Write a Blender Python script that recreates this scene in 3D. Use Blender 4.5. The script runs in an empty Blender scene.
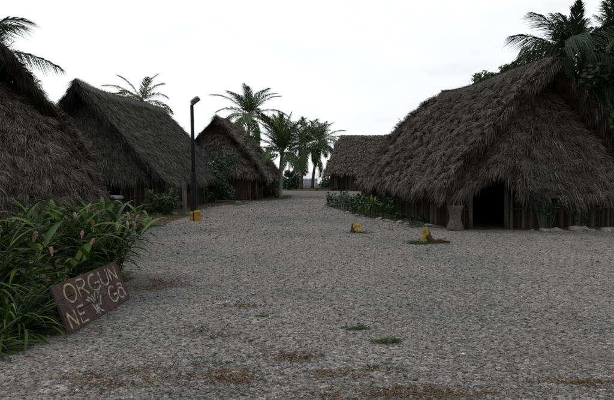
import bpy, math, random
import numpy as np
from mathutils import Vector, Matrix

R = math.radians
random.seed(7)
rng = np.random.default_rng(7)
scene = bpy.context.scene
COL = scene.collection

# ------------------------------------------------------------------ camera
cam_data = bpy.data.cameras.new("camera")
cam_data.sensor_width = 36.0
cam_data.lens = 34.6
cam_data.clip_start = 0.05
cam_data.clip_end = 12000
cam = bpy.data.objects.new("camera", cam_data)
COL.objects.link(cam)
cam.location = (0, 0, 1.6)
cam.rotation_euler = (R(90 - 2.72), 0, 0)
scene.camera = cam

# ------------------------------------------------------------------ sky, sun, exposure
SUN_EL, SUN_AZ = 50.0, -68.0          # azimuth clockwise from +Y: a little left of straight ahead
world = bpy.data.worlds.new("World")
scene.world = world
world.use_nodes = True
wn, wl = world.node_tree.nodes, world.node_tree.links
wn.clear()
w_out = wn.new("ShaderNodeOutputWorld")
w_mix = wn.new("ShaderNodeMixShader")
w_sky = wn.new("ShaderNodeTexSky")
w_sky.sky_type = 'NISHITA'
w_sky.sun_disc = False
w_sky.sun_elevation = R(SUN_EL)
w_sky.sun_rotation = R(SUN_AZ)
w_bg = wn.new("ShaderNodeBackground"); w_bg.inputs[1].default_value = 0.10
w_cl = wn.new("ShaderNodeBackground"); w_cl.inputs[1].default_value = 1.0
w_tc = wn.new("ShaderNodeTexCoord")
w_map = wn.new("ShaderNodeMapping"); w_map.inputs['Scale'].default_value = (1.0, 1.0, 2.6)
w_map.inputs['Location'].default_value = (0.37, 0.1, 0.42)
w_no = wn.new("ShaderNodeTexNoise"); w_no.inputs['Scale'].default_value = 2.2
w_no.inputs['Detail'].default_value = 6; w_no.inputs['Roughness'].default_value = 0.5
w_r1 = wn.new("ShaderNodeValToRGB")
w_r1.color_ramp.elements[0].position = 0.29; w_r1.color_ramp.elements[0].color = (0.86, 0.90, 0.935, 1)
w_r1.color_ramp.elements[1].position = 0.50; w_r1.color_ramp.elements[1].color = (1.02, 1.02, 1.03, 1)
w_r2 = wn.new("ShaderNodeValToRGB")
w_r2.color_ramp.elements[0].position = 0.25; w_r2.color_ramp.elements[0].color = (0.72, 0.72, 0.72, 1)
w_r2.color_ramp.elements[1].position = 0.42; w_r2.color_ramp.elements[1].color = (0.97, 0.97, 0.97, 1)
wl.new(w_tc.outputs['Generated'], w_map.inputs[0])
wl.new(w_map.outputs[0], w_no.inputs['Vector'])
wl.new(w_no.outputs['Fac'], w_r1.inputs[0]); wl.new(w_no.outputs['Fac'], w_r2.inputs[0])
wl.new(w_sky.outputs[0], w_bg.inputs[0]); wl.new(w_r1.outputs[0], w_cl.inputs[0])
wl.new(w_r2.outputs[0], w_mix.inputs[0]); wl.new(w_bg.outputs[0], w_mix.inputs[1]); wl.new(w_cl.outputs[0], w_mix.inputs[2])
wl.new(w_mix.outputs[0], w_out.inputs[0])

sun_data = bpy.data.lights.new("sun", 'SUN')
sun_data.energy = 1.45
sun_data.angle = R(22)
sun_data.color = (1.0, 0.97, 0.92)
sun = bpy.data.objects.new("sun", sun_data)
COL.objects.link(sun)
_d = Vector((math.sin(R(SUN_AZ)) * math.cos(R(SUN_EL)), math.cos(R(SUN_AZ)) * math.cos(R(SUN_EL)), math.sin(R(SUN_EL))))
sun.rotation_euler = _d.to_track_quat('Z', 'Y').to_euler()
sun.location = (0, 0, 40)

scene.view_settings.view_transform = 'Standard'
scene.view_settings.look = 'None'
scene.view_settings.gamma = 1.0
scene.view_settings.use_curve_mapping = False
scene.view_settings.exposure = 0.0

# ------------------------------------------------------------------ helpers
def tag(o, label=None, cat=None, group=None, kind=None):
    if label: o["label"] = label
    if cat: o["category"] = cat
    if group: o["group"] = group
    if kind: o["kind"] = kind
    return o

def link(name, me, mat=None, parent=None):
    o = bpy.data.objects.new(name, me)
    COL.objects.link(o)
    if mat is not None and me is not None and len(me.materials) == 0:
        me.materials.append(mat)
    if parent is not None:
        o.parent = parent
    return o

def empty(name, loc=(0, 0, 0), rz=0.0):
    o = bpy.data.objects.new(name, None)
    COL.objects.link(o)
    o.location = loc
    o.rotation_euler = (0, 0, rz)
    o.empty_display_size = 0.3
    return o

def np_mesh(name, V, F, tint=None, smooth=False):
    """V (n,3) floats, F (m,k) ints with k = 3 or 4."""
    V = np.asarray(V, dtype=np.float32); F = np.asarray(F, dtype=np.int32)
    me = bpy.data.meshes.new(name)
    n, (m, k) = len(V), F.shape
    me.vertices.add(n); me.vertices.foreach_set("co", V.ravel())
    me.loops.add(m * k); me.loops.foreach_set("vertex_index", F.ravel())
    me.polygons.add(m)
    me.polygons.foreach_set("loop_start", np.arange(0, m * k, k, dtype=np.int32))
    me.polygons.foreach_set("loop_total", np.full(m, k, dtype=np.int32))
    if smooth:
        me.polygons.foreach_set("use_smooth", np.ones(m, dtype=bool))
    if tint is not None:
        a = me.attributes.new("tint", 'FLOAT', 'POINT')
        a.data.foreach_set("value", np.asarray(tint, dtype=np.float32))
    me.update(calc_edges=True)
    return me

class MB:
    """collects simple shapes, builds one mesh"""
    def __init__(self):
        self.v, self.f, self.t = [], [], []
    def add(self, vs, fs, t=0.5):
        b = len(self.v)
        self.v += [tuple(p) for p in vs]
        self.t += [t] * len(vs)
        self.f += [tuple(i + b for i in f) for f in fs]
    def box(self, c, s, rot=None, t=0.5, jit=0.0):
        x, y, z = s[0] / 2, s[1] / 2, s[2] / 2
        ps = [Vector((a * x, b * y, d * z)) for d in (-1, 1) for b in (-1, 1) for a in (-1, 1)]
        if jit: ps = [p + Vector((random.uniform(-jit, jit), random.uniform(-jit, jit), random.uniform(-jit, jit))) for p in ps]
        if rot is not None: ps = [rot @ p for p in ps]
        self.add([p + Vector(c) for p in ps], [(0, 2, 3, 1), (4, 5, 7, 6), (0, 1, 5, 4), (2, 6, 7, 3), (0, 4, 6, 2), (1, 3, 7, 5)], t)
    def tube(self, pts, rad, n=6, t=0.5, cap=True):
        pts = [Vector(p) for p in pts]
        if not isinstance(rad, (list, tuple)): rad = [rad] * len(pts)
        vs, fs = [], []
        ref = None
        for i, p in enumerate(pts):
            d = (pts[min(i + 1, len(pts) - 1)] - pts[max(i - 1, 0)]).normalized()
            if ref is None:
                ref = d.orthogonal().normalized()
            a = (ref - d * ref.dot(d))
            a = a.normalized() if a.length > 1e-5 else d.orthogonal().normalized()
            ref = a
            b = d.cross(a)
            for k in range(n):
                w = 2 * math.pi * k / n
                vs.append(p + (a * math.cos(w) + b * math.sin(w)) * rad[i])
        for i in range(len(pts) - 1):
            for k in range(n):
                fs.append((i * n + k, i * n + (k + 1) % n, (i + 1) * n + (k + 1) % n, (i + 1) * n + k))
        if cap:
            fs.append(tuple(reversed(range(n))))
            fs.append(tuple((len(pts) - 1) * n + k for k in range(n)))
        self.add(vs, fs, t)
    def lathe(self, prof, n=20, c=(0, 0, 0), t=0.5, wob=0.0):
        vs, fs = [], []
        ph = [random.uniform(0, 6.28) for _ in range(3)]
        for (r, z) in prof:
            for k in range(n):
                w = 2 * math.pi * k / n
                rr = r * (1 + wob * (math.sin(2 * w + ph[0]) + 0.6 * math.sin(3 * w + ph[1] + z * 3)))
                vs.append((c[0] + rr * math.cos(w), c[1] + rr * math.sin(w), c[2] + z))
        for i in range(len(prof) - 1):
            for k in range(n):
                fs.append((i * n + k, i * n + (k + 1) % n, (i + 1) * n + (k + 1) % n, (i + 1) * n + k))
        fs.append(tuple(reversed(range(n)))); fs.append(tuple((len(prof) - 1) * n + k for k in range(n)))
        self.add(vs, fs, t)
    def mesh(self, name, smooth=False):
        me = bpy.data.meshes.new(name)
        me.from_pydata(self.v, [], self.f)
        a = me.attributes.new("tint", 'FLOAT', 'POINT')
        a.data.foreach_set("value", np.array(self.t, dtype=np.float32))
        if smooth:
            me.polygons.foreach_set("use_smooth", np.ones(len(me.polygons), dtype=bool))
        me.update()
        return me
    def build(self, name, mat, parent=None, smooth=False):
        return link(name, self.mesh(name, smooth), mat, parent)

# ------------------------------------------------------------------ materials
def new_mat(name):
    m = bpy.data.materials.new(name)
    m.use_nodes = True
    nt = m.node_tree
    b = nt.nodes["Principled BSDF"]
    return m, nt, b

def ramp(nt, stops):
    r = nt.nodes.new("ShaderNodeValToRGB")
    e = r.color_ramp.elements
    while len(e) < len(stops): e.new(0.5)
    for i, (p, c) in enumerate(stops):
        e[i].position = p; e[i].color = (c[0], c[1], c[2], 1)
    return r

def noise(nt, scale, detail=4, rough=0.55, vec=None, dims=None):
    n = nt.nodes.new("ShaderNodeTexNoise")
    n.inputs['Scale'].default_value = scale
    n.inputs['Detail'].default_value = detail
    n.inputs['Roughness'].default_value = rough
    if vec is not None: nt.links.new(vec, n.inputs['Vector'])
    return n

def mixc(nt, a, b, fac, mode='MIX'):
    m = nt.nodes.new("ShaderNodeMix")
    m.data_type = 'RGBA'; m.blend_type = mode
    for sock, val in ((m.inputs[0], fac), (m.inputs[6], a), (m.inputs[7], b)):
        if hasattr(val, 'links') or hasattr(val, 'is_linked'): nt.links.new(val, sock)
        elif isinstance(val, (int, float)): sock.default_value = val
        else: sock.default_value = (val[0], val[1], val[2], 1)
    return m.outputs[2]

def mat_tint(name, stops, rough=0.9, nscale=6.0, namt=0.35, bump=0.0, stretch=None, spec=0.2, transl=0.0):
    """colour from the per-piece 'tint' attribute, broken by noise"""
    m, nt, b = new_mat(name)
    at = nt.nodes.new("ShaderNodeAttribute"); at.attribute_name = "tint"
    rp = ramp(nt, stops)
    tc = nt.nodes.new("ShaderNodeTexCoord")
    vec = tc.outputs['Object']
    if stretch:
        mp = nt.nodes.new("ShaderNodeMapping"); mp.inputs['Scale'].default_value = stretch
        nt.links.new(vec, mp.inputs[0]); vec = mp.outputs[0]
    no = noise(nt, nscale, 5, 0.6, vec)
    ad = nt.nodes.new("ShaderNodeMath"); ad.operation = 'MULTIPLY_ADD'
    nt.links.new(no.outputs['Fac'], ad.inputs[0]); ad.inputs[1].default_value = namt
    nt.links.new(at.outputs['Fac'], ad.inputs[2])
    sb = nt.nodes.new("ShaderNodeMath"); sb.operation = 'SUBTRACT'
    nt.links.new(ad.outputs[0], sb.inputs[0]); sb.inputs[1].default_value = namt / 2
    nt.links.new(sb.outputs[0], rp.inputs[0])
    nt.links.new(rp.outputs[0], b.inputs['Base Color'])
    b.inputs['Roughness'].default_value = rough
    b.inputs['Specular IOR Level'].default_value = spec
    if bump:
        bp = nt.nodes.new("ShaderNodeBump"); bp.inputs['Strength'].default_value = bump; bp.inputs['Distance'].default_value = 0.02
        nt.links.new(no.outputs['Fac'], bp.inputs['Height']); nt.links.new(bp.outputs[0], b.inputs['Normal'])
    if transl:
        tr = nt.nodes.new("ShaderNodeBsdfTranslucent"); nt.links.new(rp.outputs[0], tr.inputs[0])
        mx = nt.nodes.new("ShaderNodeMixShader"); mx.inputs[0].default_value = transl
        out = nt.nodes["Material Output"]
        nt.links.new(b.outputs[0], mx.inputs[1]); nt.links.new(tr.outputs[0], mx.inputs[2]); nt.links.new(mx.outputs[0], out.inputs[0])
    return m

def mat_leaf(name, stops, rough=0.45, transl=0.25, spec=0.4):
    """colour from the object's own random number plus the tint attribute"""
    m, nt, b = new_mat(name)
    oi = nt.nodes.new("ShaderNodeObjectInfo")
    at = nt.nodes.new("ShaderNodeAttribute"); at.attribute_name = "tint"
    ad = nt.nodes.new("ShaderNodeMath"); ad.operation = 'MULTIPLY_ADD'
    nt.links.new(oi.outputs['Random'], ad.inputs[0]); ad.inputs[1].default_value = 0.6
    ml = nt.nodes.new("ShaderNodeMath"); ml.operation = 'MULTIPLY'
    nt.links.new(at.outputs['Fac'], ml.inputs[0]); ml.inputs[1].default_value = 0.4
    nt.links.new(ml.outputs[0], ad.inputs[2])
    rp = ramp(nt, stops)
    nt.links.new(ad.outputs[0], rp.inputs[0]); nt.links.new(rp.outputs[0], b.inputs['Base Color'])
    b.inputs['Roughness'].default_value = rough
    b.inputs['Specular IOR Level'].default_value = spec
    tr = nt.nodes.new("ShaderNodeBsdfTranslucent"); nt.links.new(rp.outputs[0], tr.inputs[0])
    mx = nt.nodes.new("ShaderNodeMixShader"); mx.inputs[0].default_value = transl
    out = nt.nodes["Material Output"]
    nt.links.new(b.outputs[0], mx.inputs[1]); nt.links.new(tr.outputs[0], mx.inputs[2]); nt.links.new(mx.outputs[0], out.inputs[0])
    return m

def mat_plain(name, c1, c2, scale=8.0, rough=0.8, spec=0.3, bump=0.2, metal=0.0, stretch=None, band=(0.32, 0.68)):
    m, nt, b = new_mat(name)
    tc = nt.nodes.new("ShaderNodeTexCoord"); vec = tc.outputs['Object']
    if stretch:
        mp = nt.nodes.new("ShaderNodeMapping"); mp.inputs['Scale'].default_value = stretch
        nt.links.new(vec, mp.inputs[0]); vec = mp.outputs[0]
    no = noise(nt, scale, 6, 0.65, vec)
    rp = ramp(nt, [(band[0], c1), (band[1], c2)])
    nt.links.new(no.outputs['Fac'], rp.inputs[0]); nt.links.new(rp.outputs[0], b.inputs['Base Color'])
    b.inputs['Roughness'].default_value = rough; b.inputs['Metallic'].default_value = metal
    b.inputs['Specular IOR Level'].default_value = spec
    bp = nt.nodes.new("ShaderNodeBump"); bp.inputs['Strength'].default_value = bump; bp.inputs['Distance'].default_value = 0.01
    nt.links.new(no.outputs['Fac'], bp.inputs['Height']); nt.links.new(bp.outputs[0], b.inputs['Normal'])
    return m

def thatch_mat(name, k, warm):
    def c(r, g, b_): return (r * k * warm[0], g * k * warm[1], b_ * k * warm[2])
    return mat_tint(name, [(0.0, c(0.018, 0.0155, 0.0135)), (0.35, c(0.052, 0.046, 0.040)), (0.7, c(0.092, 0.082, 0.071)), (1.0, c(0.19, 0.17, 0.145))],
                    rough=0.95, nscale=1.1, namt=0.55, spec=0.1)

M = {}
M['thatch_a'] = thatch_mat('thatch_near_left', 1.12, (0.96, 1.0, 0.92))
M['thatch_b'] = thatch_mat('thatch_blue_grey', 1.12, (0.90, 1.0, 1.10))
M['thatch_c'] = thatch_mat('thatch_tan', 1.9, (0.97, 1.0, 0.94))
M['thatch_d'] = thatch_mat('thatch_right', 1.2, (0.97, 1.0, 0.94))
M['thatch_e'] = thatch_mat('thatch_far', 1.4, (0.97, 1.0, 0.97))
M['shell'] = mat_plain('thatch_underlayer', (0.014, 0.0125, 0.011), (0.075, 0.068, 0.058), 26, 0.98, 0.05, 0.9, 0, (1, 1, 0.35))
M['cane'] = mat_tint('wall_cane', [(0.0, (0.007, 0.006, 0.005)), (0.6, (0.028, 0.024, 0.020)), (1.0, (0.085, 0.076, 0.064))], 0.85, 9, 0.4, 0.2, (1, 1, 0.15))
M['post'] = mat_plain('weathered_post', (0.025, 0.021, 0.018), (0.085, 0.074, 0.062), 9, 0.9, 0.15, 0.4, 0, (1, 1, 0.15))
M['greywood'] = mat_plain('bleached_wood', (0.04, 0.037, 0.034), (0.17, 0.158, 0.142), 11, 0.9, 0.15, 0.4, 0, (1, 1, 0.12))
M['redwood'] = mat_plain('faded_red_wood', (0.026, 0.018, 0.016), (0.07, 0.048, 0.042), 9, 0.9, 0.15, 0.3, 0, (1, 1, 0.15))
M['mortar'] = mat_plain('mortar_wood', (0.038, 0.036, 0.031), (0.10, 0.094, 0.080), 14, 0.9, 0.15, 0.4)
M['trunk'] = mat_plain('palm_trunk', (0.10, 0.092, 0.08), (0.26, 0.24, 0.21), 9, 0.92, 0.15, 0.4, 0, (1, 1, 3))
M['bark'] = mat_plain('bark', (0.05, 0.04, 0.032), (0.13, 0.11, 0.09), 8, 0.95, 0.1, 0.5, 0, (1, 1, 0.3))
M['blackmetal'] = mat_plain('black_painted_metal', (0.006, 0.006, 0.007), (0.014, 0.014, 0.015), 12, 0.8, 0.1, 0.05)
M['lamphead'] = mat_plain('lamp_housing', (0.05, 0.05, 0.05), (0.10, 0.10, 0.10), 12, 0.5, 0.4, 0.05)
M['lampglass'] = mat_plain('lamp_glass', (0.22, 0.24, 0.24), (0.3, 0.31, 0.31), 5, 0.2, 0.5, 0.0)
M['yellow'] = mat_plain('yellow_paint', (0.16, 0.095, 0.018), (0.38, 0.225, 0.025), 7, 0.7, 0.3, 0.2)
M['oldyellow'] = mat_plain('worn_yellow_paint', (0.035, 0.022, 0.012), (0.40, 0.29, 0.07), 11, 0.8, 0.2, 0.4)
M['darkwood'] = mat_plain('rotten_wood', (0.014, 0.010, 0.008), (0.065, 0.042, 0.028), 14, 0.95, 0.1, 0.6)
M['drum'] = mat_plain('dark_drum', (0.012, 0.013, 0.016), (0.03, 0.032, 0.038), 6, 0.5, 0.4, 0.05)
M['drumband'] = mat_plain('pale_drum_band', (0.14, 0.15, 0.175), (0.24, 0.255, 0.285), 7, 0.5, 0.4, 0.05)
M['stone'] = mat_plain('border_stone', (0.07, 0.066, 0.058), (0.26, 0.245, 0.22), 3.2, 0.92, 0.15, 0.5)
M['board'] = mat_plain('painted_board', (0.016, 0.012, 0.011), (0.088, 0.050, 0.045), 4, 0.85, 0.2, 0.35, 0, (2.0, 0.35, 2.0))
M['lettercream'] = mat_plain('cream_lettering', (0.055, 0.034, 0.030), (0.30, 0.29, 0.22), 13, 0.8, 0.2, 0.1, 0, None, (0.36, 0.52))
M['letteryellow'] = mat_plain('yellow_lettering', (0.055, 0.034, 0.028), (0.29, 0.27, 0.16), 13, 0.8, 0.2, 0.1, 0, None, (0.36, 0.52))
M['figurewhite'] = mat_plain('white_figure_paint', (0.05, 0.034, 0.032), (0.32, 0.33, 0.30), 15, 0.85, 0.2, 0.1, 0, None, (0.40, 0.58))
M['paleshed'] = mat_plain('pale_grey_board', (0.22, 0.23, 0.27), (0.33, 0.34, 0.38), 6, 0.8, 0.2, 0.1)
M['flower'] = mat_leaf('pink_bract', [(0.0, (0.26, 0.15, 0.12)), (0.6, (0.42, 0.26, 0.22)), (1.0, (0.52, 0.38, 0.31))], 0.6, 0.2)
M['ginger'] = mat_leaf('ginger_leaf', [(0.0, (0.009, 0.021, 0.005)), (0.55, (0.025, 0.058, 0.010)), (0.90, (0.085, 0.14, 0.022)), (1.0, (0.17, 0.15, 0.045))], 0.62, 0.2, 0.15)
M['strap'] = mat_leaf('strap_leaf', [(0.0, (0.009, 0.022, 0.005)), (0.6, (0.022, 0.054, 0.010)), (0.93, (0.075, 0.125, 0.022)), (1.0, (0.20, 0.18, 0.07))], 0.62, 0.18, 0.15)
M['deadleaf'] = mat_leaf('dead_leaf', [(0.0, (0.05, 0.028, 0.018)), (1.0, (0.19, 0.12, 0.07))], 0.8, 0.1, 0.1)
M['stem'] = mat_plain('green_stem', (0.016, 0.030, 0.010), (0.04, 0.062, 0.02), 6, 0.5, 0.3, 0.1)
M['frond_green'] = mat_leaf('coconut_frond', [(0.0, (0.018, 0.040, 0.012)), (0.6, (0.046, 0.088, 0.024)), (1.0, (0.12, 0.165, 0.05))], 0.55, 0.28, 0.2)
M['frond_dark'] = mat_leaf('dark_palm_frond', [(0.0, (0.012, 0.028, 0.014)), (0.7, (0.026, 0.055, 0.024)), (1.0, (0.05, 0.085, 0.035))], 0.6, 0.15, 0.15)
M['frond_yellow'] = mat_leaf('yellowing_frond', [(0.0, (0.10, 0.085, 0.025)), (1.0, (0.22, 0.17, 0.05))], 0.6, 0.25)
M['frond_dry'] = mat_leaf('dry_frond', [(0.0, (0.07, 0.055, 0.04)), (1.0, (0.17, 0.13, 0.09))], 0.8, 0.15)
M['treeleaf'] = mat_tint('tree_leaf', [(0.0, (0.012, 0.028, 0.010)), (0.55, (0.032, 0.065, 0.018)), (1.0, (0.075, 0.12, 0.03))], 0.45, 0.8, 0.4, 0, None, 0.35, 0.25)
M['bushleaf'] = mat_tint('bush_leaf', [(0.0, (0.012, 0.030, 0.014)), (0.6, (0.028, 0.065, 0.028)), (1.0, (0.065, 0.115, 0.05))], 0.42, 1.5, 0.4, 0, None, 0.35, 0.22)
M['weed'] = mat_tint('weed_leaf', [(0.0, (0.015, 0.032, 0.010)), (0.6, (0.038, 0.075, 0.018)), (1.0, (0.10, 0.14, 0.04))], 0.5, 2, 0.4, 0, None, 0.3, 0.25)
M['drygrass'] = mat_tint('dry_grass', [(0.0, (0.045, 0.029, 0.017)), (0.6, (0.125, 0.083, 0.044)), (1.0, (0.23, 0.17, 0.10))], 0.85, 2, 0.3, 0, None, 0.1, 0.15)
M['litter'] = mat_tint('fallen_leaf', [(0.0, (0.03, 0.022, 0.015)), (0.7, (0.09, 0.066, 0.042)), (1.0, (0.17, 0.13, 0.085))], 0.85, 2, 0.2, 0, None, 0.1)
M['pebble'] = mat_tint('gravel_pebble', [(0.0, (0.024, 0.024, 0.025)), (0.3, (0.072, 0.0715, 0.070)), (0.6, (0.136, 0.133, 0.129)), (0.85, (0.225, 0.221, 0.215)), (1.0, (0.50, 0.495, 0.485))], 0.8, 30, 0.15, 0, None, 0.3)

def ground_patches(nt, col, pos):
    """dust, dirt and cooler stone in large soft drifts, the same for the sheet and the loose stones"""
    n1 = noise(nt, 0.28, 5, 0.6, pos)
    r1 = ramp(nt, [(0.33, (0.66, 0.70, 0.75)), (0.47, (0.94, 0.95, 0.955)), (0.64, (1.14, 1.11, 1.07))]); nt.links.new(n1.outputs['Fac'], r1.inputs[0])
    c1 = mixc(nt, col, r1.outputs[0], 1.0, 'MULTIPLY')
    n2 = noise(nt, 0.62, 7, 0.7, pos)
    r2 = ramp(nt, [(0.53, (0, 0, 0)), (0.68, (1, 1, 1))]); nt.links.new(n2.outputs['Fac'], r2.inputs[0])
    ml = nt.nodes.new("ShaderNodeMath"); ml.operation = 'MULTIPLY'; nt.links.new(r2.outputs[0], ml.inputs[0]); ml.inputs[1].default_value = 0.5
    return mixc(nt, c1, (0.118, 0.092, 0.062), ml.outputs[0])

def make_gravel():
    m, nt, b = new_mat('gravel')
    geo = nt.nodes.new("ShaderNodeNewGeometry")
    pos = geo.outputs['Position']
    vo = nt.nodes.new("ShaderNodeTexVoronoi"); vo.inputs['Scale'].default_value = 34; nt.links.new(pos, vo.inputs['Vector'])
    vo2 = nt.nodes.new("ShaderNodeTexVoronoi"); vo2.inputs['Scale'].default_value = 71; nt.links.new(pos, vo2.inputs['Vector'])
    sep = nt.nodes.new("ShaderNodeSeparateColor"); nt.links.new(vo.outputs['Color'], sep.inputs[0])
    sep2 = nt.nodes.new("ShaderNodeSeparateColor"); nt.links.new(vo2.outputs['Color'], sep2.inputs[0])
    mm = nt.nodes.new("ShaderNodeMath"); mm.operation = 'MULTIPLY_ADD'
    nt.links.new(sep2.outputs[0], mm.inputs[0]); mm.inputs[1].default_value = 0.35
    m2 = nt.nodes.new("ShaderNodeMath"); m2.operation = 'MULTIPLY'; nt.links.new(sep.outputs[0], m2.inputs[0]); m2.inputs[1].default_value = 0.65
    nt.links.new(m2.outputs[0], mm.inputs[2])
    rp = ramp(nt, [(0.0, (0.026, 0.0255, 0.0245)), (0.25, (0.078, 0.0755, 0.072)), (0.6, (0.156, 0.151, 0.144)), (0.85, (0.225, 0.219, 0.210)), (1.0, (0.42, 0.412, 0.398))])
    nt.links.new(mm.outputs[0], rp.inputs[0])
    c2 = ground_patches(nt, rp.outputs[0], pos)
    nt.links.new(c2, b.inputs['Base Color'])
    b.inputs['Roughness'].default_value = 0.85; b.inputs['Specular IOR Level'].default_value = 0.25
    ad = nt.nodes.new("ShaderNodeMath"); ad.operation = 'ADD'
    nt.links.new(vo.outputs['Distance'], ad.inputs[0]); nt.links.new(vo2.outputs['Distance'], ad.inputs[1])
    bp = nt.nodes.new("ShaderNodeBump"); bp.invert = True; bp.inputs['Strength'].default_value = 0.6; bp.inputs['Distance'].default_value = 0.02
    nt.links.new(ad.outputs[0], bp.inputs['Height']); nt.links.new(bp.outputs[0], b.inputs['Normal'])
    return m
M['gravel'] = make_gravel()
def dust_pebbles():
    nt = M['pebble'].node_tree
    b = nt.nodes["Principled BSDF"]
    src = b.inputs['Base Color'].links[0].from_socket
    geo = nt.nodes.new("ShaderNodeNewGeometry")
    nt.links.new(ground_patches(nt, src, geo.outputs['Position']), b.inputs['Base Color'])
dust_pebbles()

def make_soil():
    m, nt, b = new_mat('soil')
    geo = nt.nodes.new("ShaderNodeNewGeometry"); pos = geo.outputs['Position']
    n1 = noise(nt, 3.2, 8, 0.7, pos)
    rp = ramp(nt, [(0.30, (0.020, 0.018, 0.012)), (0.5, (0.055, 0.048, 0.032)), (0.62, (0.085, 0.082, 0.05)), (0.75, (0.15, 0.14, 0.12))])
    nt.links.new(n1.outputs['Fac'], rp.inputs[0]); nt.links.new(rp.outputs[0], b.inputs['Base Color'])
    b.inputs['Roughness'].default_value = 0.95; b.inputs['Specular IOR Level'].default_value = 0.1
    n3 = noise(nt, 28, 6, 0.7, pos)
    bp = nt.nodes.new("ShaderNodeBump"); bp.inputs['Strength'].default_value = 0.8; bp.inputs['Distance'].default_value = 0.04
    nt.links.new(n3.outputs['Fac'], bp.inputs['Height']); nt.links.new(bp.outputs[0], b.inputs['Normal'])
    return m
M['soil'] = make_soil()

def make_water():
    m, nt, b = new_mat('sea_water')
    geo = nt.nodes.new("ShaderNodeNewGeometry"); pos = geo.outputs['Position']
    b.inputs['Base Color'].default_value = (0.10, 0.14, 0.15, 1)
    b.inputs['Roughness'].default_value = 0.12
    b.inputs['IOR'].default_value = 1.33
    n = noise(nt, 1.2, 4, 0.6, pos)
    bp = nt.nodes.new("ShaderNodeBump"); bp.inputs['Strength'].default_value = 0.25; bp.inputs['Distance'].default_value = 0.15
    nt.links.new(n.outputs['Fac'], bp.inputs['Height']); nt.links.new(bp.outputs[0], b.inputs['Normal'])
    return m
M['water'] = make_water()

# ------------------------------------------------------------------ ground, soil strips, sea
def build_ground():
    nx, ny = 120, 150
    xs = np.linspace(-160, 160, nx) ; ys = np.linspace(-60, 92, ny)
    X, Y = np.meshgrid(xs, ys, indexing='ij')
    shore = 80 + 3 * np.sin(X * 0.11) + 1.5 * np.sin(X * 0.37 + 1)
    Z = -np.clip((Y - shore) / 8.0, 0, 1) * 0.9
    V = np.stack([X, Y, Z], -1).reshape(-1, 3)
    I = np.arange(nx * ny).reshape(nx, ny)
    F = np.stack([I[:-1, :-1], I[1:, :-1], I[1:, 1:], I[:-1, 1:]], -1).reshape(-1, 4)
    tag(link('ground', np_mesh('ground', V, F, smooth=True), M['gravel']), 'flat grey gravel yard running between the thatched huts to the shore', kind='structure')
    s = 6000
    V = np.array([(-s, 76, -0.35), (s, 76, -0.35), (s, s, -0.35), (-s, s, -0.35)])
    tag(link('sea', np_mesh('sea', V, [(0, 1, 2, 3)]), M['water']), 'bright calm water beyond the palms at the end of the yard', kind='structure')
build_ground()

def soil_strip(name, outline, label):
    """irregular flat patch of earth, its edge roughened"""
    pts = []
    n = len(outline)
    for i in range(n):
        a = Vector(outline[i]); b_ = Vector(outline[(i + 1) % n])
        k = max(2, int((b_ - a).length / 0.22))
        for j in range(k):
            p = a.lerp(b_, j / k)
            pts.append((p.x + random.uniform(-0.1, 0.1), p.y + random.uniform(-0.12, 0.12), 0.006))
    me = bpy.data.meshes.new(name)
    me.from_pydata(pts, [], [tuple(range(len(pts)))])
    me.update()
    tag(link(name, me, M['soil']), label, kind='structure')
soil_strip('soil_bed', [(-9, 3.2), (-3.0, 4.4), (-2.55, 5.4), (-2.45, 7.6), (-2.75, 9.2), (-3.7, 11.5), (-4.6, 14.5), (-9, 14.5)], 'dark earth under the leafy plants beside the near left hut')
soil_strip('soil_bed', [(-9.5, 16.0), (-5.2, 16.6), (-4.35, 18.2), (-4.3, 21.0), (-4.55, 24.0), (-4.2, 27.5), (-3.0, 31.2), (-1.0, 35.2), (-1.0, 40.5), (-9.5, 40.5)], 'earth strip along the left row of huts')
soil_strip('soil_bed', [(11.6, 16.35), (5.7, 16.25), (4.3, 16.3), (3.5, 17.0), (2.55, 19.0), (1.55, 23.0), (1.15, 27.5), (1.4, 29.5), (11.0, 31.5), (12.5, 17.5)], 'dark earth under and around the large right hut')
soil_strip('soil_bed', [(-2.2, 50.5), (4, 49.5), (14, 47.5), (14, 76), (-12, 76), (-8, 53)], 'earth under the palms at the far end of the yard')

# ------------------------------------------------------------------ thatch
def frame_of(S, u, v, e=0.004):
    u2 = np.clip(u, e, 1 - e); v2 = np.clip(v, e, 1 - e)
    du = S(u2 + e, v2) - S(u2 - e, v2)
    dv = S(u2, v2 + e) - S(u2, v2 - e)
    n = np.cross(du, dv)
    n /= np.linalg.norm(n, axis=1, keepdims=True) + 1e-9
    dvn = dv / (np.linalg.norm(dv, axis=1, keepdims=True) + 1e-9)
    dun = du / (np.linalg.norm(du, axis=1, keepdims=True) + 1e-9)
    return n, dvn, dun

def shell_mesh(name, S, out, nu, nv, th):
    u, v = np.meshgrid(np.linspace(0, 1, nu), np.linspace(0, 1, nv), indexing='ij')
    u, v = u.ravel(), v.ravel()
    O = S(u, v)
    n, _, _ = frame_of(S, u, v)
    n *= np.sign(np.sum(n * out(O), axis=1, keepdims=True) + 1e-9)
    V = np.concatenate([O, O - n * th])
    I = np.arange(nu * nv).reshape(nu, nv); J = I + nu * nv
    F = [np.stack([I[:-1, :-1], I[1:, :-1], I[1:, 1:], I[:-1, 1:]], -1).reshape(-1, 4),
         np.stack([J[:-1, :-1], J[:-1, 1:], J[1:, 1:], J[1:, :-1]], -1).reshape(-1, 4)]
    for a, b_ in ((I[0], J[0]), (I[-1], J[-1]), (I[:, 0], J[:, 0]), (I[:, -1], J[:, -1])):
        F.append(np.stack([a[:-1], a[1:], b_[1:], b_[:-1]], -1))
    return np_mesh(name, V, np.concatenate(F))

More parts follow.
